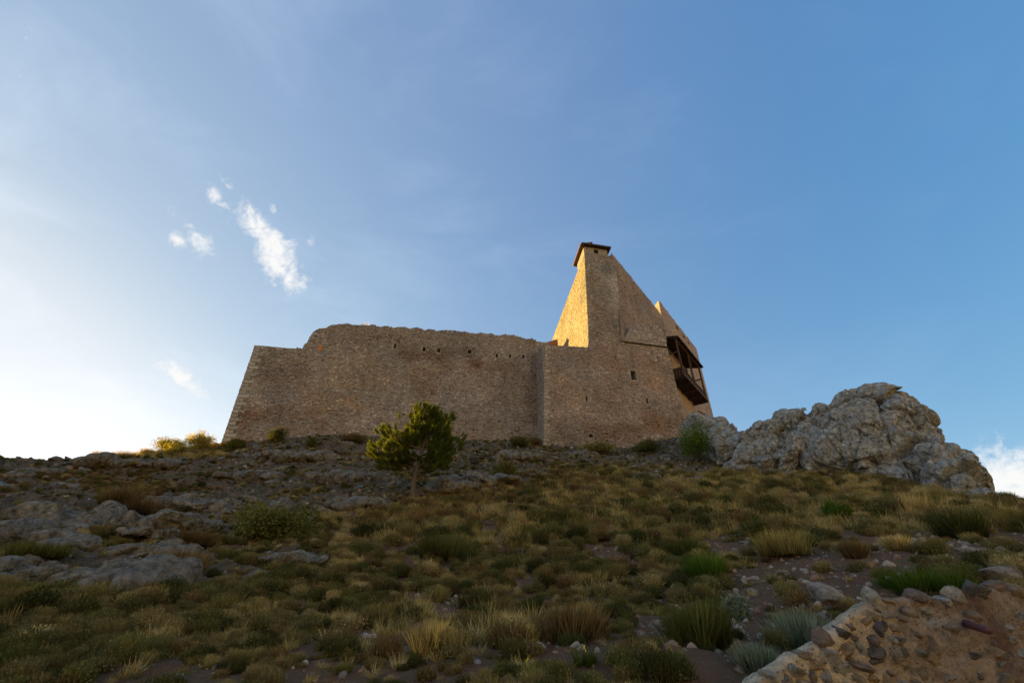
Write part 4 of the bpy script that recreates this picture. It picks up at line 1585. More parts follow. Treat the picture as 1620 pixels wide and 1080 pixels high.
NEAR = [(660, 645, 130, 60, 'g'), (660, 570, 85, 62, 'p'), (735, 545, 55, 52, 'd'), (765, 615, 100, 66, 'b'), (840, 620, 45, 70, 'g'), (905, 520, 62, 55, 'd'), (915, 632, 100, 56, 'd'), (800, 665, 92, 30, 'p'),
        (740, 707, 95, 46, 'g'), (600, 692, 100, 36, 'o'), (510, 715, 82, 46, 'g'), (555, 650, 60, 40, 'b'), (398, 755, 84, 42, 'g'), (585, 745, 52, 50, 'p'), (660, 752, 62, 58, 'g'), (965, 565, 58, 30, 'g'),
        (900, 677, 82, 22, 'd'), (1035, 630, 70, 44, 'd'), (1105, 630, 50, 34, 'g'), (800, 562, 60, 40, 'p'), (780, 512, 44, 30, 'p'), (893, 577, 60, 40, 'p'), (855, 712, 102, 28, 'p'), (805, 757, 62, 46, 'b'),
        (880, 752, 52, 30, 'o'), (1180, 610, 70, 60, 'b'), (1018, 580, 42, 32, 'g'), (965, 457, 82, 40, 'g'), (890, 462, 72, 32, 'w'), (900, 385, 78, 66, 'w'), (985, 397, 56, 24, 'o'), (1100, 366, 90, 46, 'p'),
        (1165, 382, 42, 30, 'g'), (1305, 370, 116, 52, 'g'), (1385, 338, 92, 66, 'd'), (1492, 322, 84, 44, 'p'), (1400, 362, 70, 34, 'd'), (1248, 394, 74, 32, 'g'), (1165, 440, 52, 36, 'w'), (1080, 540, 44, 32, 'b'),
        (1540, 575, 42, 32, 'g'), (1520, 655, 36, 30, 'b'), (1350, 655, 34, 26, 'd'), (1250, 757, 56, 30, 'g'), (1130, 740, 52, 40, 'b'), (1570, 345, 70, 46, 'o'), (480, 765, 50, 40, 'b'), (700, 655, 0, 0, 'b'),
        (1480, 690, 36, 24, 'g'), (1380, 750, 30, 20, 'p'), (1590, 470, 40, 26, 'g'), (1040, 700, 30, 24, 'b'), (970, 730, 36, 26, 'p'), (1450, 590, 28, 20, 'b'), (1600, 640, 50, 36, 'g'), (1020, 470, 46, 26, 'b'), (850, 490, 40, 28, 'o'), (540, 600, 0, 0, 'g')]
rg = np.random.default_rng(12)
for i, (zx, zy, w, h, c) in enumerate(NEAR):
    if w == 0:
        continue
    u, v = 1080 + zx / 3.0, 820 + zy / 3.0
    s, t = plN.st(u, v)
    q = plN.hit(u, v)
    k = scale_at(q) / 3.0
    dq = float((0.06 * fbm(q[None] * 1.6, 4) + 0.05 * fbm(q[None] * 5.5, 4))[0])
    o = link('wall_stone', _tm[c, i % 8], root, tuple(plN.w(s, t, dq + 0.0)))
    o.rotation_euler = (rg.uniform(-0.2, 0.2), rg.uniform(-0.25, 0.25), math.radians(14) + rg.uniform(-0.2, 0.2))
    o.scale = (w * k * 0.88, 0.085, h * k * 0.92)
placed = [plN.st(1080 + q[0] / 3.0, 820 + q[1] / 3.0) for q in NEAR if q[2]]
row = 0
t = -0.75
while t < 0.75:
    hrow = rg.uniform(0.055, 0.085)
    sx = os_[0] + 0.02 + rg.uniform(0, 0.08)
    while sx < os_[-1] - 0.9:
        wst = hrow * rg.uniform(0.9, 2.0)
        c = (sx + wst / 2, t + rg.uniform(-0.015, 0.015))
        sx += wst * rg.uniform(1.05, 1.35)
        tl = np.interp(c[0], os_, ot_)
        if c[1] > tl - 0.015 or c[1] < tl - 1.0:
            continue
        u_ = (c[0] - os_[0]) / (os_[-1] - os_[0])
        if rg.random() > (0.95 if u_ < 0.40 else 0.22):
            continue
        if any(abs(c[0] - q[0]) < 0.075 and abs(c[1] - q[1]) < 0.05 for q in placed):
            continue
        q = plN.w(*c)
        dq = float((0.06 * fbm(q[None] * 1.6, 4) + 0.05 * fbm(q[None] * 5.5, 4))[0])
        o = link('wall_stone', _tm['gdpbbowg'[rg.integers(0, 8)], int(rg.integers(0, 8))], root, tuple(plN.w(c[0], c[1], dq + rg.uniform(-0.004, 0.014))))
        o.rotation_euler = (rg.uniform(-0.15, 0.15), rg.uniform(-0.3, 0.3), math.radians(14) + rg.uniform(-0.2, 0.2))
        o.scale = (wst * 0.86, 0.08, hrow * 0.80)
    t += hrow * 1.0
# drain pipe
a, b = plN.hit(1522, 983) - plN.nn * 0.12, plN.hit(1524, 984) + plN.nn * 0.0
tip = ray(1564, 997)
tip = tip * ((b[1] - 0.24) / tip[1])
dv = (tip - b) / np.linalg.norm(tip - b)
pm = MB()
pm.tube([b - dv * 0.12, b, tip], 0.024, 20, cap=False)
n0 = len(pm.V)
pm.tube([tip, tip + dv * 0.001, tip - dv * 0.10], [0.024, 0.021, 0.021], 20, cap=False)
dp = pm.build('drain_pipe', M['pipe'], root, True)
pm = MB()
pm.tube([tip - dv * 0.03, tip - dv * 0.035], 0.0212, 20)
pm.build('pipe_shade_disc', M['void'], dp)  # dark disc put in for the shade inside the pipe

# ------------------------------------------------------------------ vegetation
def blades(rg, n, rad, ln, lean, width, droop=0.35, segs=3, up=0.0, root_z=0.0):
    """thin tapered curved blades growing from a patch; returns verts, faces, per-vertex brightness"""
    a = rg.uniform(0, 2 * math.pi, n)
    r = rad * np.sqrt(rg.uniform(0, 1, n))
    bx, by = r * np.cos(a), r * np.sin(a)
    da = a + rg.normal(0, 0.7, n)
    L = rg.uniform(ln[0], ln[1], n)
    le = rg.uniform(lean[0], lean[1], n) * (0.35 + 0.65 * r / max(rad, 1e-6))
    dr = droop * rg.uniform(0.3, 1.0, n)
    wd = width * rg.uniform(0.7, 1.3, n)
    side = da + math.pi / 2 + rg.normal(0, 0.5, n)
    rows = []
    px, py, pz = bx.copy(), by.copy(), np.full(n, root_z)
    br = rg.uniform(0.65, 1.3, n)
    cols = []
    for k in range(segs + 1):
        f = k / segs
        wv = wd * (1 - f) ** 0.8 * 0.5
        if k < segs:
            rows.append(np.stack([px - wv * np.cos(side), py - wv * np.sin(side), pz], -1))
            rows.append(np.stack([px + wv * np.cos(side), py + wv * np.sin(side), pz], -1))
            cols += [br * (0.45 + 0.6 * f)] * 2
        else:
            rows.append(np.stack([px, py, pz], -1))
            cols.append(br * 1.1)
        ang = le + dr * (f + 0.5 / segs) * 1.6
        st = L / segs
        px = px + st * np.sin(ang) * np.cos(da)
        py = py + st * np.sin(ang) * np.sin(da)
        pz = pz + st * np.cos(ang)
    R = len(rows)
    V = np.stack(rows, 1).reshape(-1, 3)
    C = np.stack(cols, 1).reshape(-1)
    b = np.arange(n)[:, None] * R
    T = []
    for k in range(segs - 1):
        T += [(2 * k, 2 * k + 1, 2 * k + 3), (2 * k, 2 * k + 3, 2 * k + 2)]
    T.append((2 * (segs - 1), 2 * (segs - 1) + 1, 2 * segs))
    F = (b[:, None, :] + np.array(T)[None]).reshape(-1, 3)
    return V, F, C


def leaves(rg, P, size, N=None):
    """a small pointed leaf at each point"""
    n = len(P)
    d = rg.normal(size=(n, 3))
    if N is not None:
        d = d * 0.6 + N
    d /= np.linalg.norm(d, axis=1)[:, None]
    e = np.cross(d, rg.normal(size=(n, 3)))
    e /= np.linalg.norm(e, axis=1)[:, None]
    s = size * rg.uniform(0.6, 1.4, n)[:, None]
    V = np.stack([P, P + d * s * 0.5 + e * s * 0.28, P + d * s, P + d * s * 0.5 - e * s * 0.28], 1).reshape(-1, 3)
    F = np.arange(n * 4).reshape(n, 4)
    C = np.repeat(rg.uniform(0.6, 1.35, n), 4)
    return V, F, C


def join(parts):
    Vs, Fs, Cs, b = [], [], [], 0
    for V, F, C in parts:
        if F.shape[1] == 4:
            F = np.concatenate([F[:, [0, 1, 2]], F[:, [0, 2, 3]]])
        Vs.append(V)
        Fs.append(F + b)
        Cs.append(C)
        b += len(V)
    return np.concatenate(Vs), np.concatenate(Fs), np.concatenate(Cs)


def gcol(C):
    return np.repeat(C[:, None], 3, 1)


lib = {}


def template(key, parts, mat):
    V, F, C = join(parts)
    me = mesh(key, V, F, M[mat], gcol(C))
    lib.setdefault(key, []).append(bpy.data.objects.new(key + '_tuft', me))


rg = np.random.default_rng(77)
def dome(rg, n, R, H, width, lean=1.0, fill=0.5):
    """a rounded shrub: twigs radiating from the base, ending on a dome"""
    parts = []
    V, F, C = blades(rg, n, R * 0.55, (H * 0.55, H * 1.0), (0.0, 0.75 * lean), width, 0.10)
    parts.append((V, F, C))
    P = rg.normal(size=(int(n * fill), 3))
    P /= np.linalg.norm(P, axis=1)[:, None]
    P[:, 2] = np.abs(P[:, 2])
    P = P * (rg.uniform(0.35, 1.0, len(P)) ** 0.5)[:, None] * np.array([R, R, H * 0.9])
    parts.append(leaves(rg, P, width * 3.2, np.array([0, 0, 1.0])))
    return parts


for i in range(4):
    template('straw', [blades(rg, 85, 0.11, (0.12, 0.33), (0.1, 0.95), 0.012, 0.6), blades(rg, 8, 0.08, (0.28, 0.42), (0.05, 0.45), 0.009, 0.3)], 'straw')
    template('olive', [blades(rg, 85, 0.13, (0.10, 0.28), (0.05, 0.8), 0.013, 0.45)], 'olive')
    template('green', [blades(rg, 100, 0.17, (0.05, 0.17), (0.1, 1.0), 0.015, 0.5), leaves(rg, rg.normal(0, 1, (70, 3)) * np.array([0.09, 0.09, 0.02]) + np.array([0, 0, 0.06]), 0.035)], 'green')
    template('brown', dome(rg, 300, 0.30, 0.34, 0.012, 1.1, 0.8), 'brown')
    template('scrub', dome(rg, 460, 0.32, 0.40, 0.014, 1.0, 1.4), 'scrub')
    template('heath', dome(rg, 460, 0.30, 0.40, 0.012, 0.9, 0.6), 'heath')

BROWNR = [(170, 762, 240, 26), (60, 770, 130, 22), (280, 890, 110, 25), (760, 780, 130, 25), (870, 770, 120, 22), (600, 810, 160, 30)]
GOLD = [(1100, 800, 330, 60), (1420, 795, 300, 55), (750, 830, 250, 40), (700, 1000, 180, 45), (1000, 770, 160, 30), (240, 718, 120, 10)]
GREENR = [(420, 830, 100, 30), (330, 920, 180, 50), (60, 1030, 160, 60), (700, 850, 90, 40), (1000, 850, 200, 60), (1100, 980, 120, 60)]


def scatter(n, seed, rmin=2.0, rmax=46.0, power=0.25):
    rg = np.random.default_rng(seed)
    a = np.radians(rg.uniform(-64, 60, n))
    e = power + 1
    r = (rmin ** e + rg.uniform(0, 1, n) * (rmax ** e - rmin ** e)) ** (1 / e)
    x, y = r * np.sin(a), r * np.cos(a)
    z, rock, soil = hill(x, y, True)
    u, v = project(x, y, z)
    wob = 0.35 * fbm(xyz(x * 0.5, y * 0.5, 8.0), 3)
    cl = 0.6 * fbm(xyz(x * 0.7, y * 0.7, 12.0), 3) + 0.6 * fbm(xyz(x * 2.0, y * 2.0, 22.0), 2)
    s, t = (x - plN.O[0]) * plN.eu[0] + (y - plN.O[1]) * plN.eu[1], (x - plN.O[0]) * plN.nn[0] + (y - plN.O[1]) * plN.nn[1]
    inwall = (s > os_[0] - 0.1) & (t > -0.6) & (t < 3)
    # not inside the castle
    sw, tw = (x - plW.O[0]) * plW.eu[0] + (y - plW.O[1]) * plW.eu[1], (x - plW.O[0]) * plW.nn[0] + (y - plW.O[1]) * plW.nn[1]
    sb, tb = (x - plB.O[0]) * plB.eu[0] + (y - plB.O[1]) * plB.eu[1], (x - plB.O[0]) * plB.nn[0] + (y - plB.O[1]) * plB.nn[1]
    incastle = ((tw < 0.2) & (sw > -27) & (sw < 3)) | ((tb < 0.2) & (sb > -1) & (sb < 16))
    return dict(rg=rg, x=x, y=y, z=z, rock=rock, soil=soil, u=u, v=v, r=r, cl=cl, wob=wob, out=inwall | incastle)


def gn_instances(name, pts, rot, scl, idx, objs, label, cat):
    me = bpy.data.meshes.new(name)
    me.vertices.add(len(pts))
    me.vertices.foreach_set('co', np.asarray(pts, np.float32).ravel())
    a = me.attributes.new('rot', 'FLOAT_VECTOR', 'POINT')
    a.data.foreach_set('vector', np.asarray(rot, np.float32).ravel())
    a = me.attributes.new('scl', 'FLOAT_VECTOR', 'POINT')
    a.data.foreach_set('vector', np.asarray(scl, np.float32).ravel())
    a = me.attributes.new('idx', 'INT', 'POINT')
    a.data.foreach_set('value', np.asarray(idx, np.int32))
    me.update()
    o = link(name, me)
    lc = bpy.data.collections.new(name + '_kinds')
    for i, q in enumerate(objs):
        q.name = '%03d_%s' % (i, q.name)
        lc.objects.link(q)
    ng = bpy.data.node_groups.new(name + '_scatter', 'GeometryNodeTree')
    ng.interface.new_socket('Geometry', in_out='INPUT', socket_type='NodeSocketGeometry')
    ng.interface.new_socket('Geometry', in_out='OUTPUT', socket_type='NodeSocketGeometry')
    gi, go = ng.nodes.new('NodeGroupInput'), ng.nodes.new('NodeGroupOutput')
    iop = ng.nodes.new('GeometryNodeInstanceOnPoints')
    ci = ng.nodes.new('GeometryNodeCollectionInfo')
    ci.inputs['Collection'].default_value = lc
    ci.inputs['Separate Children'].default_value = True
    ci.inputs['Reset Children'].default_value = True
    iop.inputs['Pick Instance'].default_value = True

    def named(nm, ty):
        nd = ng.nodes.new('GeometryNodeInputNamedAttribute')
        nd.data_type = ty
        nd.inputs['Name'].default_value = nm
        return nd.outputs['Attribute']
    ng.links.new(gi.outputs[0], iop.inputs['Points'])
    ng.links.new(ci.outputs[0], iop.inputs['Instance'])
    ng.links.new(named('idx', 'INT'), iop.inputs['Instance Index'])
    ng.links.new(named('rot', 'FLOAT_VECTOR'), iop.inputs['Rotation'])
    ng.links.new(named('scl', 'FLOAT_VECTOR'), iop.inputs['Scale'])
    ng.links.new(iop.outputs[0], go.inputs[0])
    md = o.modifiers.new('scatter', 'NODES')
    md.node_group = ng
    return tag(o, label, cat, kind='stuff')


S = scatter(66000, 5)
rg = S['rg']
n = len(S['x'])
gold = region(S['u'], S['v'], GOLD, S['wob'])
brn = region(S['u'], S['v'], BROWNR, S['wob'])
grn = region(S['u'], S['v'], GREENR, S['wob'])
hfk = fbm(xyz(S['x'] * 0.6, S['y'] * 0.6, 44.0), 3)
wts = np.stack([0.22 + 2.2 * gold + 0.15 * smooth(S['cl'], 0.0, 0.3),      # straw
                0.26 + 0.8 * gold + 0.15 * grn,                            # olive
                0.12 + 0.50 * grn + 0.2 * S['rock'],                        # green
                0.14 + 1.0 * brn,                                           # brown
                0.20 + 0.45 * grn + 0.3 * smooth(hfk, 0.05, 0.3),     # scrub
                0.24 + 0.25 * gold + 0.3 * smooth(-hfk, 0.0, 0.3)], -1)
cum = np.cumsum(wts / wts.sum(1, keepdims=True), 1)
kind = (rg.uniform(0, 1, n)[:, None] > cum).sum(1).clip(0, 5)
keep = (rg.uniform(0, 1, n) < np.clip(0.56 - 0.27 * smooth(S['rock'], 0.3, 0.9) - 0.58 * S['soil'] + 0.5 * region(S['u'], S['v'], [(240, 718, 120, 9)], S['wob']) + 0.22 * region(S['u'], S['v'], [(620, 732, 440, 42), (200, 755, 240, 24)], S['wob']) + 1.35 * S['cl'] + 0.06 * (1 - smooth(S['r'], 3, 6)), 0.03, 1)) & ~S['out']
hf = fbm(xyz(S['x'] * 0.35, S['y'] * 0.35, 30.0), 3)
sz = 0.70 * (0.70 + 0.75 * rg.uniform(0, 1, n) ** 2.5 + 0.5 * hf) * (0.82 + 0.5 * gold) * (1 - 0.45 * S['rock']) * (0.55 + 0.45 * smooth(S['r'], 3.5, 11))
names = ['straw', 'olive', 'green', 'brown', 'scrub', 'heath']
for nm, ks, lab, cat in (('dry_grass', (0,), 'pale straw-coloured dry grass tufts all over the slope', 'grass'),
                         ('green_grass', (1, 2), 'olive and dark green grass covering the slope', 'grass'),
                         ('low_scrub', (3, 4, 5), 'low brown and dark green scrub covering the slope', 'scrub')):
    sel = keep & np.isin(kind, ks)
    objs = []
    base = {}
    for k in ks:
        base[k] = len(objs)
        objs += lib[names[k]]
    m = int(sel.sum())
    ii = np.array([base[k] for k in kind[sel]]) + rg.integers(0, 4, m)
    pts = np.stack([S['x'], S['y'], S['z'] - 0.02], -1)[sel]
    rot = np.stack([rg.normal(0, 0.12, m), rg.normal(0, 0.12, m), rg.uniform(0, 6.28, m)], -1)
    sc = sz[sel]
    scl = np.stack([sc * rg.uniform(0.85, 1.3, m), sc * rg.uniform(0.85, 1.3, m), sc * rg.uniform(0.75, 1.2, m)], -1)
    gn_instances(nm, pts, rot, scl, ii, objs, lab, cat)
    print(nm, m)

# loose stones
stones_t = []
for i in range(6):
    V, Fc = rock_points(900 + i, 2, cuts=12, rough=0.10, sharp=0.9)
    c = [(0.27, 0.20, 0.145), (0.25, 0.145, 0.095), (0.31, 0.25, 0.185), (0.20, 0.16, 0.125), (0.29, 0.175, 0.11), (0.40, 0.32, 0.24)][i]
    stones_t.append(bpy.data.objects.new('loose_stone', mesh('loose_stone', V, Fc, M['stone'], np.tile(c, (len(V), 1)))))
S2 = scatter(30000, 15, power=0.0)
rg = S2['rg']
n = len(S2['x'])
keep = (rg.uniform(0, 1, n) < 0.14 + 0.9 * S2['soil'] + 0.25 * S2['rock']) & ~S2['out']
m = int(keep.sum())
sz = (0.012 + 0.042 * rg.uniform(0, 1, m) ** 4) * (0.7 + 0.05 * S2['r'][keep])
gn_instances('loose_stones', np.stack([S2['x'], S2['y'], S2['z'] + 0.0], -1)[keep], rg.uniform(0, 6.28, (m, 3)),
             sz[:, None] * rg.uniform(0.6, 1.5, (m, 3)), rg.integers(0, 6, m), stones_t, 'small loose stones and gravel on the bare soil', 'gravel')
print('stones', m)
chunks = []
for i in range(5):
    V, Fc = rock_points(950 + i, 3, cuts=20, rough=0.10, sharp=1.0, lim=(0.5, 0.85))
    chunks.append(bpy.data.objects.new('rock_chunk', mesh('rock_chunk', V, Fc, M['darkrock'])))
S3 = scatter(7000, 25, 7.0, 40.0, 0.6)
rg = S3['rg']
n = len(S3['x'])
keep = (rg.uniform(0, 1, n) < 0.01 + 0.28 * S3['rock']) & ~S3['out']
m = int(keep.sum())
sz = 0.06 + 0.30 * rg.uniform(0, 1, m) ** 2.5
gn_instances('broken_rock', np.stack([S3['x'], S3['y'], S3['z'] - 0.02], -1)[keep], np.stack([rg.normal(0, 0.3, m), rg.normal(0, 0.3, m), rg.normal(0, 0.5, m)], -1),
             sz[:, None] * np.stack([rg.uniform(1.0, 2.4, m), rg.uniform(0.8, 1.3, m), rg.uniform(0.4, 0.8, m)], -1), rg.integers(0, 5, m), chunks, 'broken grey limestone fragments strewn over the rocky parts of the slope', 'rubble')
print('chunks', m)


# --- single shrubs
def shrub(name, label, cat, u, v, w, h, style, mat, seed, group=None, dv=0.0):
    rg = np.random.default_rng(seed)
    p = ground_at(u, v + h * 0.45 + dv)
    k = scale_at(p)
    R, H = w * k / 2, h * k * 1.05
    root = empty(name, tuple(p - np.array([0, 0, 0.03])))
    tag(root, label, cat, group)
    parts = []
    nst = 14
    stems = MB()
    tips = []
    for i in range(nst):
        a = rg.uniform(0, 6.28)
        rr_ = R * math.sqrt(rg.uniform(0, 1)) * 0.8
        tip = np.array([rr_ * math.cos(a), rr_ * math.sin(a), H * rg.uniform(0.5, 0.9) * (1 - 0.35 * (rr_ / R) ** 2)])
        tips.append(tip)
        stems.tube([tip * 0.03, tip * 0.5 + rg.normal(0, 0.04 * R, 3) - np.array([0, 0, 0.0]), tip], [0.02 * H, 0.013 * H, 0.005 * H], 5, False)
    if style == 'broom':
        nl = 26
        for i in range(nl):
            a = rg.uniform(0, 6.28)
            rr_ = R * 0.72 * math.sqrt(rg.uniform(0, 1))
            c = np.array([rr_ * math.cos(a), rr_ * math.sin(a), 0])
            hh_ = H * (1 - 0.45 * (rr_ / R) ** 2)
            V, F, C = blades(rg, 75, R * 0.20, (hh_ * 0.30, hh_ * 1.10), (0.02, 0.75), 0.011 + 0.006 * R, 0.18)
            tilt = 0.5 * rr_ / R
            V = V + c + np.outer(V[:, 2], np.array([math.cos(a), math.sin(a), 0]) * tilt * 0.6)
            parts.append((V, F, C * rg.uniform(0.6, 1.45)))
    elif style == 'dense':
        P = rg.normal(size=(9000, 3))
        P /= np.linalg.norm(P, axis=1)[:, None]
        N = P.copy()
        rad = (0.80 + 0.2 * rg.uniform(0, 1, len(P))) * (1 + 0.12 * fbm(P * 2.5 + seed, 3))
        P = P * rad[:, None] * np.array([R, R, H * 0.55]) + np.array([0, 0, H * 0.45])
        P = P[P[:, 2] > 0]
        parts.append(leaves(rg, P, 0.10 * H, None))
    else:
        for tip in tips:
            for q in range(7):
                c = tip * rg.uniform(0.55, 1.1) + rg.normal(0, 0.13 * R, 3)
                P = c + rg.normal(0, 1, (60, 3)) * np.array([0.16 * R, 0.16 * R, 0.13 * H])
                P = P[P[:, 2] > 0.02]
                V, F, C = leaves(rg, P, 0.035 + 0.045 * R)
                parts.append((V, F, C * rg.uniform(0.7, 1.25)))
    stems.build('stem', M['bark'], root)
    V, F, C = join(parts)
    f = link('foliage', mesh('foliage', V, F, M[mat], gcol(C)), root)
    return root


SHRUBS = [
    ('green_shrub', 'bright green upright shrub on the edge of the bare soil', 'shrub', 1122, 898, 56, 54, 'broom', 'bright'),
    ('dark_shrub', 'big dark green shrub at the bottom left of the bare soil', 'shrub', 1105, 985, 110, 76, 'broom', 'green'),
    ('green_shrub', 'wide feathery green shrub growing behind the rubble wall', 'shrub', 1468, 918, 150, 46, 'broom', 'bright'),
    ('dark_shrub', 'dense dark shrub on the right skyline below the crag foot', 'shrub', 1522, 826, 70, 56, 'broom', 'green'),
    ('green_shrub', 'low bright green bush in the grass under the crag', 'shrub', 1325, 815, 52, 28, 'leafy', 'bright'),
    ('silver_shrub', 'silvery green wormwood in front of the ochre slab', 'shrub', 1268, 996, 90, 60, 'broom', 'silver'),
    ('silver_shrub', 'small silvery plant on the bare soil left of the ochre slab', 'shrub', 1168, 966, 40, 30, 'leafy', 'silver'),
    ('silver_shrub', 'silvery green tuft against the left end of the rubble wall', 'shrub', 1200, 1040, 60, 50, 'broom', 'silver'),
    ('green_bush', 'light green leafy bush on the rocks at the castle corner', 'bush', 1103, 702, 62, 60, 'leafy', 'bright'),
    ('dark_shrub', 'broad brownish dark shrub in the lower middle of the slope', 'shrub', 905, 985, 130, 60, 'broom', 'brown'),
    ('green_shrub', 'dark green shrub in the middle of the slope below the pine', 'shrub', 705, 862, 90, 48, 'broom', 'green'),
    ('green_shrub', 'wide mass of green brush on the left slope above the pale slab', 'shrub', 425, 836, 150, 44, 'leafy', 'green'),
    ('brown_shrub', 'dark brown shrub at the right end of the lowest long ledge', 'shrub', 280, 890, 90, 36, 'broom', 'brown'),
    ('dark_shrub', 'dark low shrub between the two lower ledges at the left', 'shrub', 65, 874, 120, 26, 'broom', 'green'),
    ('dark_shrub', 'dark shrub at the left edge under the lowest ledge', 'shrub', 40, 932, 110, 32, 'broom', 'green'),
    ('brown_shrub', 'brown shrub above the smooth rock bulge on the left slope', 'shrub', 195, 786, 80, 32, 'broom', 'brown'),
    ('brown_shrub', 'dark brown shrub between the smooth bulge and the flat slab', 'shrub', 225, 800, 60, 30, 'broom', 'brown'),
    ('brown_shrub', 'brown shrub right of the cracked slab', 'shrub', 305, 850, 60, 26, 'broom', 'brown'),
    ('round_bush', 'small round clipped-looking dark bush at the curtain wall end', 'bush', 372, 704, 25, 16, 'dense', 'green'),
    ('wall_shrub', 'loose green shrub against the foot of the curtain wall', 'shrub', 437, 691, 34, 20, 'leafy', 'green'),
    ('wall_shrub', 'tiny shrub at the wall foot left of the pine', 'shrub', 492, 702, 24, 14, 'leafy', 'green'),
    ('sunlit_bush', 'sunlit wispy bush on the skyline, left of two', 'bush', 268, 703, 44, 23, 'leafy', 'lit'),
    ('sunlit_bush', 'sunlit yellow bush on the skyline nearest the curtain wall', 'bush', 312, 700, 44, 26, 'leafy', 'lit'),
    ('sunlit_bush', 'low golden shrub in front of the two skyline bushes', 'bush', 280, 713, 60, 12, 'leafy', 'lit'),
    ('golden_shrub', 'pale golden tall grass clump at the foot of the crag', 'grass clump', 1440, 800, 70, 36, 'broom', 'straw'),
    ('dark_shrub', 'dark shrub in tall grass left of the low bright bush', 'shrub', 1085, 868, 60, 36, 'broom', 'green'),
    ('olive_shrub', 'olive shrub at the right edge of the slope', 'shrub', 1600, 818, 60, 32, 'broom', 'olive'),
    ('olive_shrub', 'rounded olive shrub above the bare soil', 'shrub', 1240, 858, 90, 44, 'broom', 'olive'),
    ('brown_shrub', 'small reddish brown dry bush on the stony bank', 'shrub', 1355, 868, 40, 30, 'broom', 'brown'),
    ('golden_shrub', 'big pale dry grass clump near the bottom middle', 'grass clump', 680, 1008, 70, 56, 'broom', 'straw'),
    ('golden_shrub', 'fan of dry grass right of the bottom middle', 'grass clump', 828, 1000, 44, 40, 'broom', 'straw'),
    ('golden_shrub', 'pale dry grass tuft beside the brown shrub on the stony bank', 'grass clump', 1420, 856, 36, 26, 'broom', 'straw'),
    ('wall_shrub', 'brownish scrub at the wall foot above the pine', 'shrub', 655, 702, 40, 12, 'leafy', 'brown'),
    ('wall_shrub', 'green scrub at the wall foot just left of the bastion', 'shrub', 822, 702, 40, 12, 'leafy', 'green'),
    ('wall_shrub', 'brown scrub in the corner between wall and bastion', 'shrub', 846, 699, 22, 12, 'leafy', 'brown'),
    ('wall_shrub', 'low scrub at the foot of the bastion face', 'shrub', 945, 713, 60, 12, 'leafy', 'olive'),
    ('wall_shrub', 'green scrub at the bastion foot near the rock ridge', 'shrub', 1025, 710, 50, 14, 'leafy', 'green'),
    ('wall_shrub', 'thin brown scrub at the wall foot between the two small shrubs', 'shrub', 560, 696, 50, 10, 'leafy', 'brown'),
    ('golden_shrub', 'low golden sunlit grass patch furthest left on the skyline crest', 'grass clump', 165, 716, 44, 11, 'broom', 'straw'),
    ('golden_shrub', 'golden sunlit grass patch in the middle of the skyline crest', 'grass clump', 205, 712, 46, 11, 'broom', 'straw'),
    ('golden_shrub', 'golden sunlit grass patch beside the skyline bushes', 'grass clump', 242, 706, 40, 11, 'broom', 'straw'),
    ('green_shrub', 'dark green shrub right of the pine on the upper slope', 'shrub', 800, 745, 40, 22, 'leafy', 'green'),
]
for i, (nm, lab, cat, u, v, w, h, st, mt) in enumerate(SHRUBS):
    shrub(nm, lab, cat, u, v, w, h, st, mt, 500 + i)

# --- weeds on the ruined wall top
for i, (u, v, w, h, lab) in enumerate([(577, 508, 14, 12, 'dry pinkish weed on the highest part of the curtain wall'), (768, 526, 16, 5, 'dry weed on the curtain wall top near the keep'), (688, 521, 8, 5, 'tiny dry weed on the middle of the curtain wall top')]):
    q = plW.hit(u, v + h / 2) - plW.nn * 0.5
    k = scale_at(q)
    rg = np.random.default_rng(950 + i)
    V, F, C = blades(rg, 120, w * k * 0.25, (h * k * 0.4, h * k * 1.0), (0.0, 0.7), 0.03, 0.2)
    tag(link('dry_weed', mesh('dry_weed', V, F, M['straw'], gcol(C)), None, tuple(q - np.array([0, 0, 0.1]))), lab, 'weed')

# --- the pine
pb_ = ground_at(652, 792)
k = scale_at(pb_)
root = empty('pine_tree', tuple(pb_))
tag(root, 'young dark green pine with sunlit top in front of the curtain wall', 'tree')
rg = np.random.default_rng(42)


def tp(u, v, d=0.0):
    """point of the tree near its base distance"""
    return at(u, v, pb_[1] + d) - pb_


trunk = MB()
line = [tp(651, 796), tp(653, 778), tp(655, 757), tp(661, 738), tp(668, 712), tp(676, 686), tp(684, 660), tp(689, 645)]
trunk.tube(line, [4.6 * k, 4.2 * k, 3.6 * k, 3.0 * k, 2.4 * k, 1.8 * k, 1.0 * k, 0.5 * k], 10)
limbs = MB()
ends = []
def limb(a, b, r, sag=0.0):
    a, b = np.asarray(a), np.asarray(b)
    mid = (a + b) / 2 + np.array([0, 0, sag]) + rg.normal(0, 0.05, 3)
    limbs.tube([a, mid, b], [r, r * 0.7, r * 0.25], 6, False)
    return mid
pairs = [(657, 748, 606, 733), (658, 746, 704, 734), (660, 742, 596, 712), (661, 738, 711, 715), (664, 730, 612, 700), (666, 720, 716, 702), (668, 712, 610, 682),
         (670, 706, 708, 690), (672, 700, 628, 690), (674, 692, 706, 676), (676, 686, 640, 672), (679, 678, 706, 664), (682, 668, 662, 660), (686, 655, 672, 650), (686, 655, 697, 652), (668, 712, 660, 676), (660, 742, 640, 720), (664, 728, 690, 728)]
sprays = []
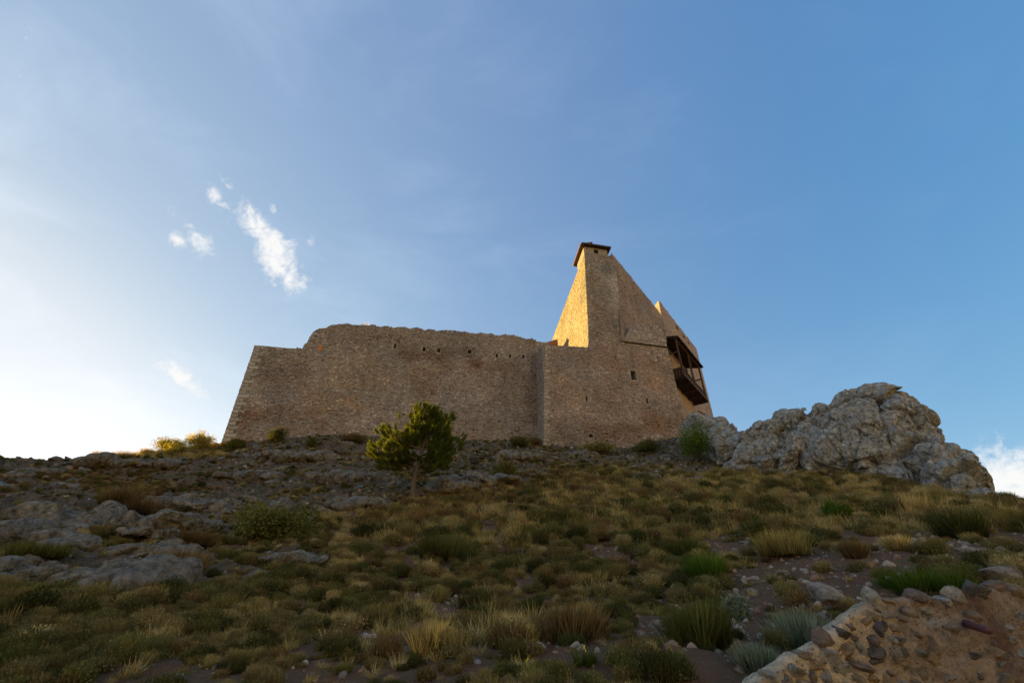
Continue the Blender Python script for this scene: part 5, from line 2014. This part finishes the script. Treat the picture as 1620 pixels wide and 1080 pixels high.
for (ua, va, ub, vb) in pairs:
    for dd in ((rg.uniform(-0.9, -0.1), rg.uniform(0.1, 0.9)) if abs(ub - ua) > 12 else (rg.uniform(-0.4, 0.4),)):
        a = tp(ua, va)
        b = tp(ub + rg.uniform(-4, 4), vb + rg.uniform(-4, 4), dd * abs(ub - ua) / 45.0)
        mid = limb(a, b, 1.3 * k, -0.04)
        L = np.linalg.norm(b - a)
        for q in range(int(6 + 6.5 * L)):
            f = rg.uniform(0.3, 1.05) ** 0.8
            c = a + (b - a) * f + rg.normal(0, 1, 3) * np.array([0.20, 0.24, 0.13]) * (0.4 + 0.7 * f)
            limbs.tube([a + (b - a) * max(f - 0.2, 0.1), c], [0.35 * k, 0.15 * k], 4, False)
            for _ in range(rg.integers(3, 7)):
                sprays.append(c + rg.normal(0, 0.055, 3))
for q in range(60):
    f = rg.uniform(0, 1)
    c = tp(672 + 14 * f, 700 - 52 * f) + rg.normal(0, 1, 3) * np.array([0.2, 0.2, 0.12]) * (1.1 - f)
    sprays += [c, c + rg.normal(0, 0.05, 3), c + rg.normal(0, 0.05, 3)]
parts = []
axis = tp(665, 730)
for c in sprays:
    out_ = c - np.array([axis[0] + 0.2, axis[1], axis[2] - 0.6])
    out_ = out_ / (np.linalg.norm(out_) + 1e-6) + np.array([0, 0, 0.35])
    out_ /= np.linalg.norm(out_)
    n_ = 70
    d = rg.normal(size=(n_, 3)) * 0.75 + out_
    d /= np.linalg.norm(d, axis=1)[:, None]
    st_ = c + np.outer(rg.uniform(-0.10, 0.10, n_), out_)
    e = np.cross(d, rg.normal(size=(n_, 3)))
    e /= np.linalg.norm(e, axis=1)[:, None]
    Ln = rg.uniform(0.07, 0.13, n_)[:, None]
    V = np.stack([st_ - e * 0.009, st_ + e * 0.009, st_ + d * Ln], 1).reshape(-1, 3)
    parts.append((V, np.arange(n_ * 3).reshape(n_, 3), np.full(n_ * 3, rg.uniform(0.65, 1.35))))
trunk.build('trunk', M['bark'], root, True)
limbs.build('branches', M['bark'], root, True)
V, F, C = join(parts)
link('crown', mesh('crown', V, F, M['needle'], gcol(C)), root)

# --- small floodlight on the rocks
p = ground_at(751, 734)
k = scale_at(p)
root = empty('floodlight', tuple(p))
tag(root, 'small dark blue floodlight box on the rocks right of the pine', 'floodlight')
m = MB()
m.box((0, 0, 0.22), (5.0 * k, 0, 0), (0, 0.12, 0.02), (0, -0.03, 3.8 * k))
m.build('housing', M['lamp'], root)
m = MB()
m.box((0, -0.16, 0.21), (4.4 * k, 0, 0), (0, 0.01, 0), (0, -0.02, 3.6 * k))
m.build('glass', M['iron'], root)
m = MB()
m.bar((-5.6 * k, 0, -0.1), (-5.6 * k, 0, 0.4), 0.03)
m.bar((5.6 * k, 0, -0.1), (5.6 * k, 0, 0.4), 0.03)
m.bar((-5.6 * k, 0, 0.02), (5.6 * k, 0, 0.02), 0.03)
m.build('bracket', M['iron'], root)

# --- a few yellow flowers near the bottom edge
for i, (u, v, lab) in enumerate([(922, 1046, 'yellow flowering herb near the bottom edge, right one'), (836, 1066, 'yellow flowering herb near the bottom edge, left one')]):
    p = ground_at(u, v + 10)
    root = empty('flowering_herb', tuple(p))
    tag(root, lab, 'flower')
    rg = np.random.default_rng(60 + i)
    V, F, C = blades(rg, 60, 0.05, (0.06, 0.16), (0.1, 0.8), 0.010, 0.4)
    link('leaves', mesh('leaves', V, F, M['bright'], gcol(C)), root)
    P = rg.normal(0, 1, (9, 3)) * np.array([0.02, 0.02, 0.01]) + np.array([0, 0, 0.11])
    V, F, C = leaves(rg, P, 0.014)
    link('blossom', mesh('blossom', V, F, M['flower']), root)

print('objects', len(bpy.data.objects), 'tris', sum(len(o.data.polygons) for o in COL.objects if o.type == 'MESH'))
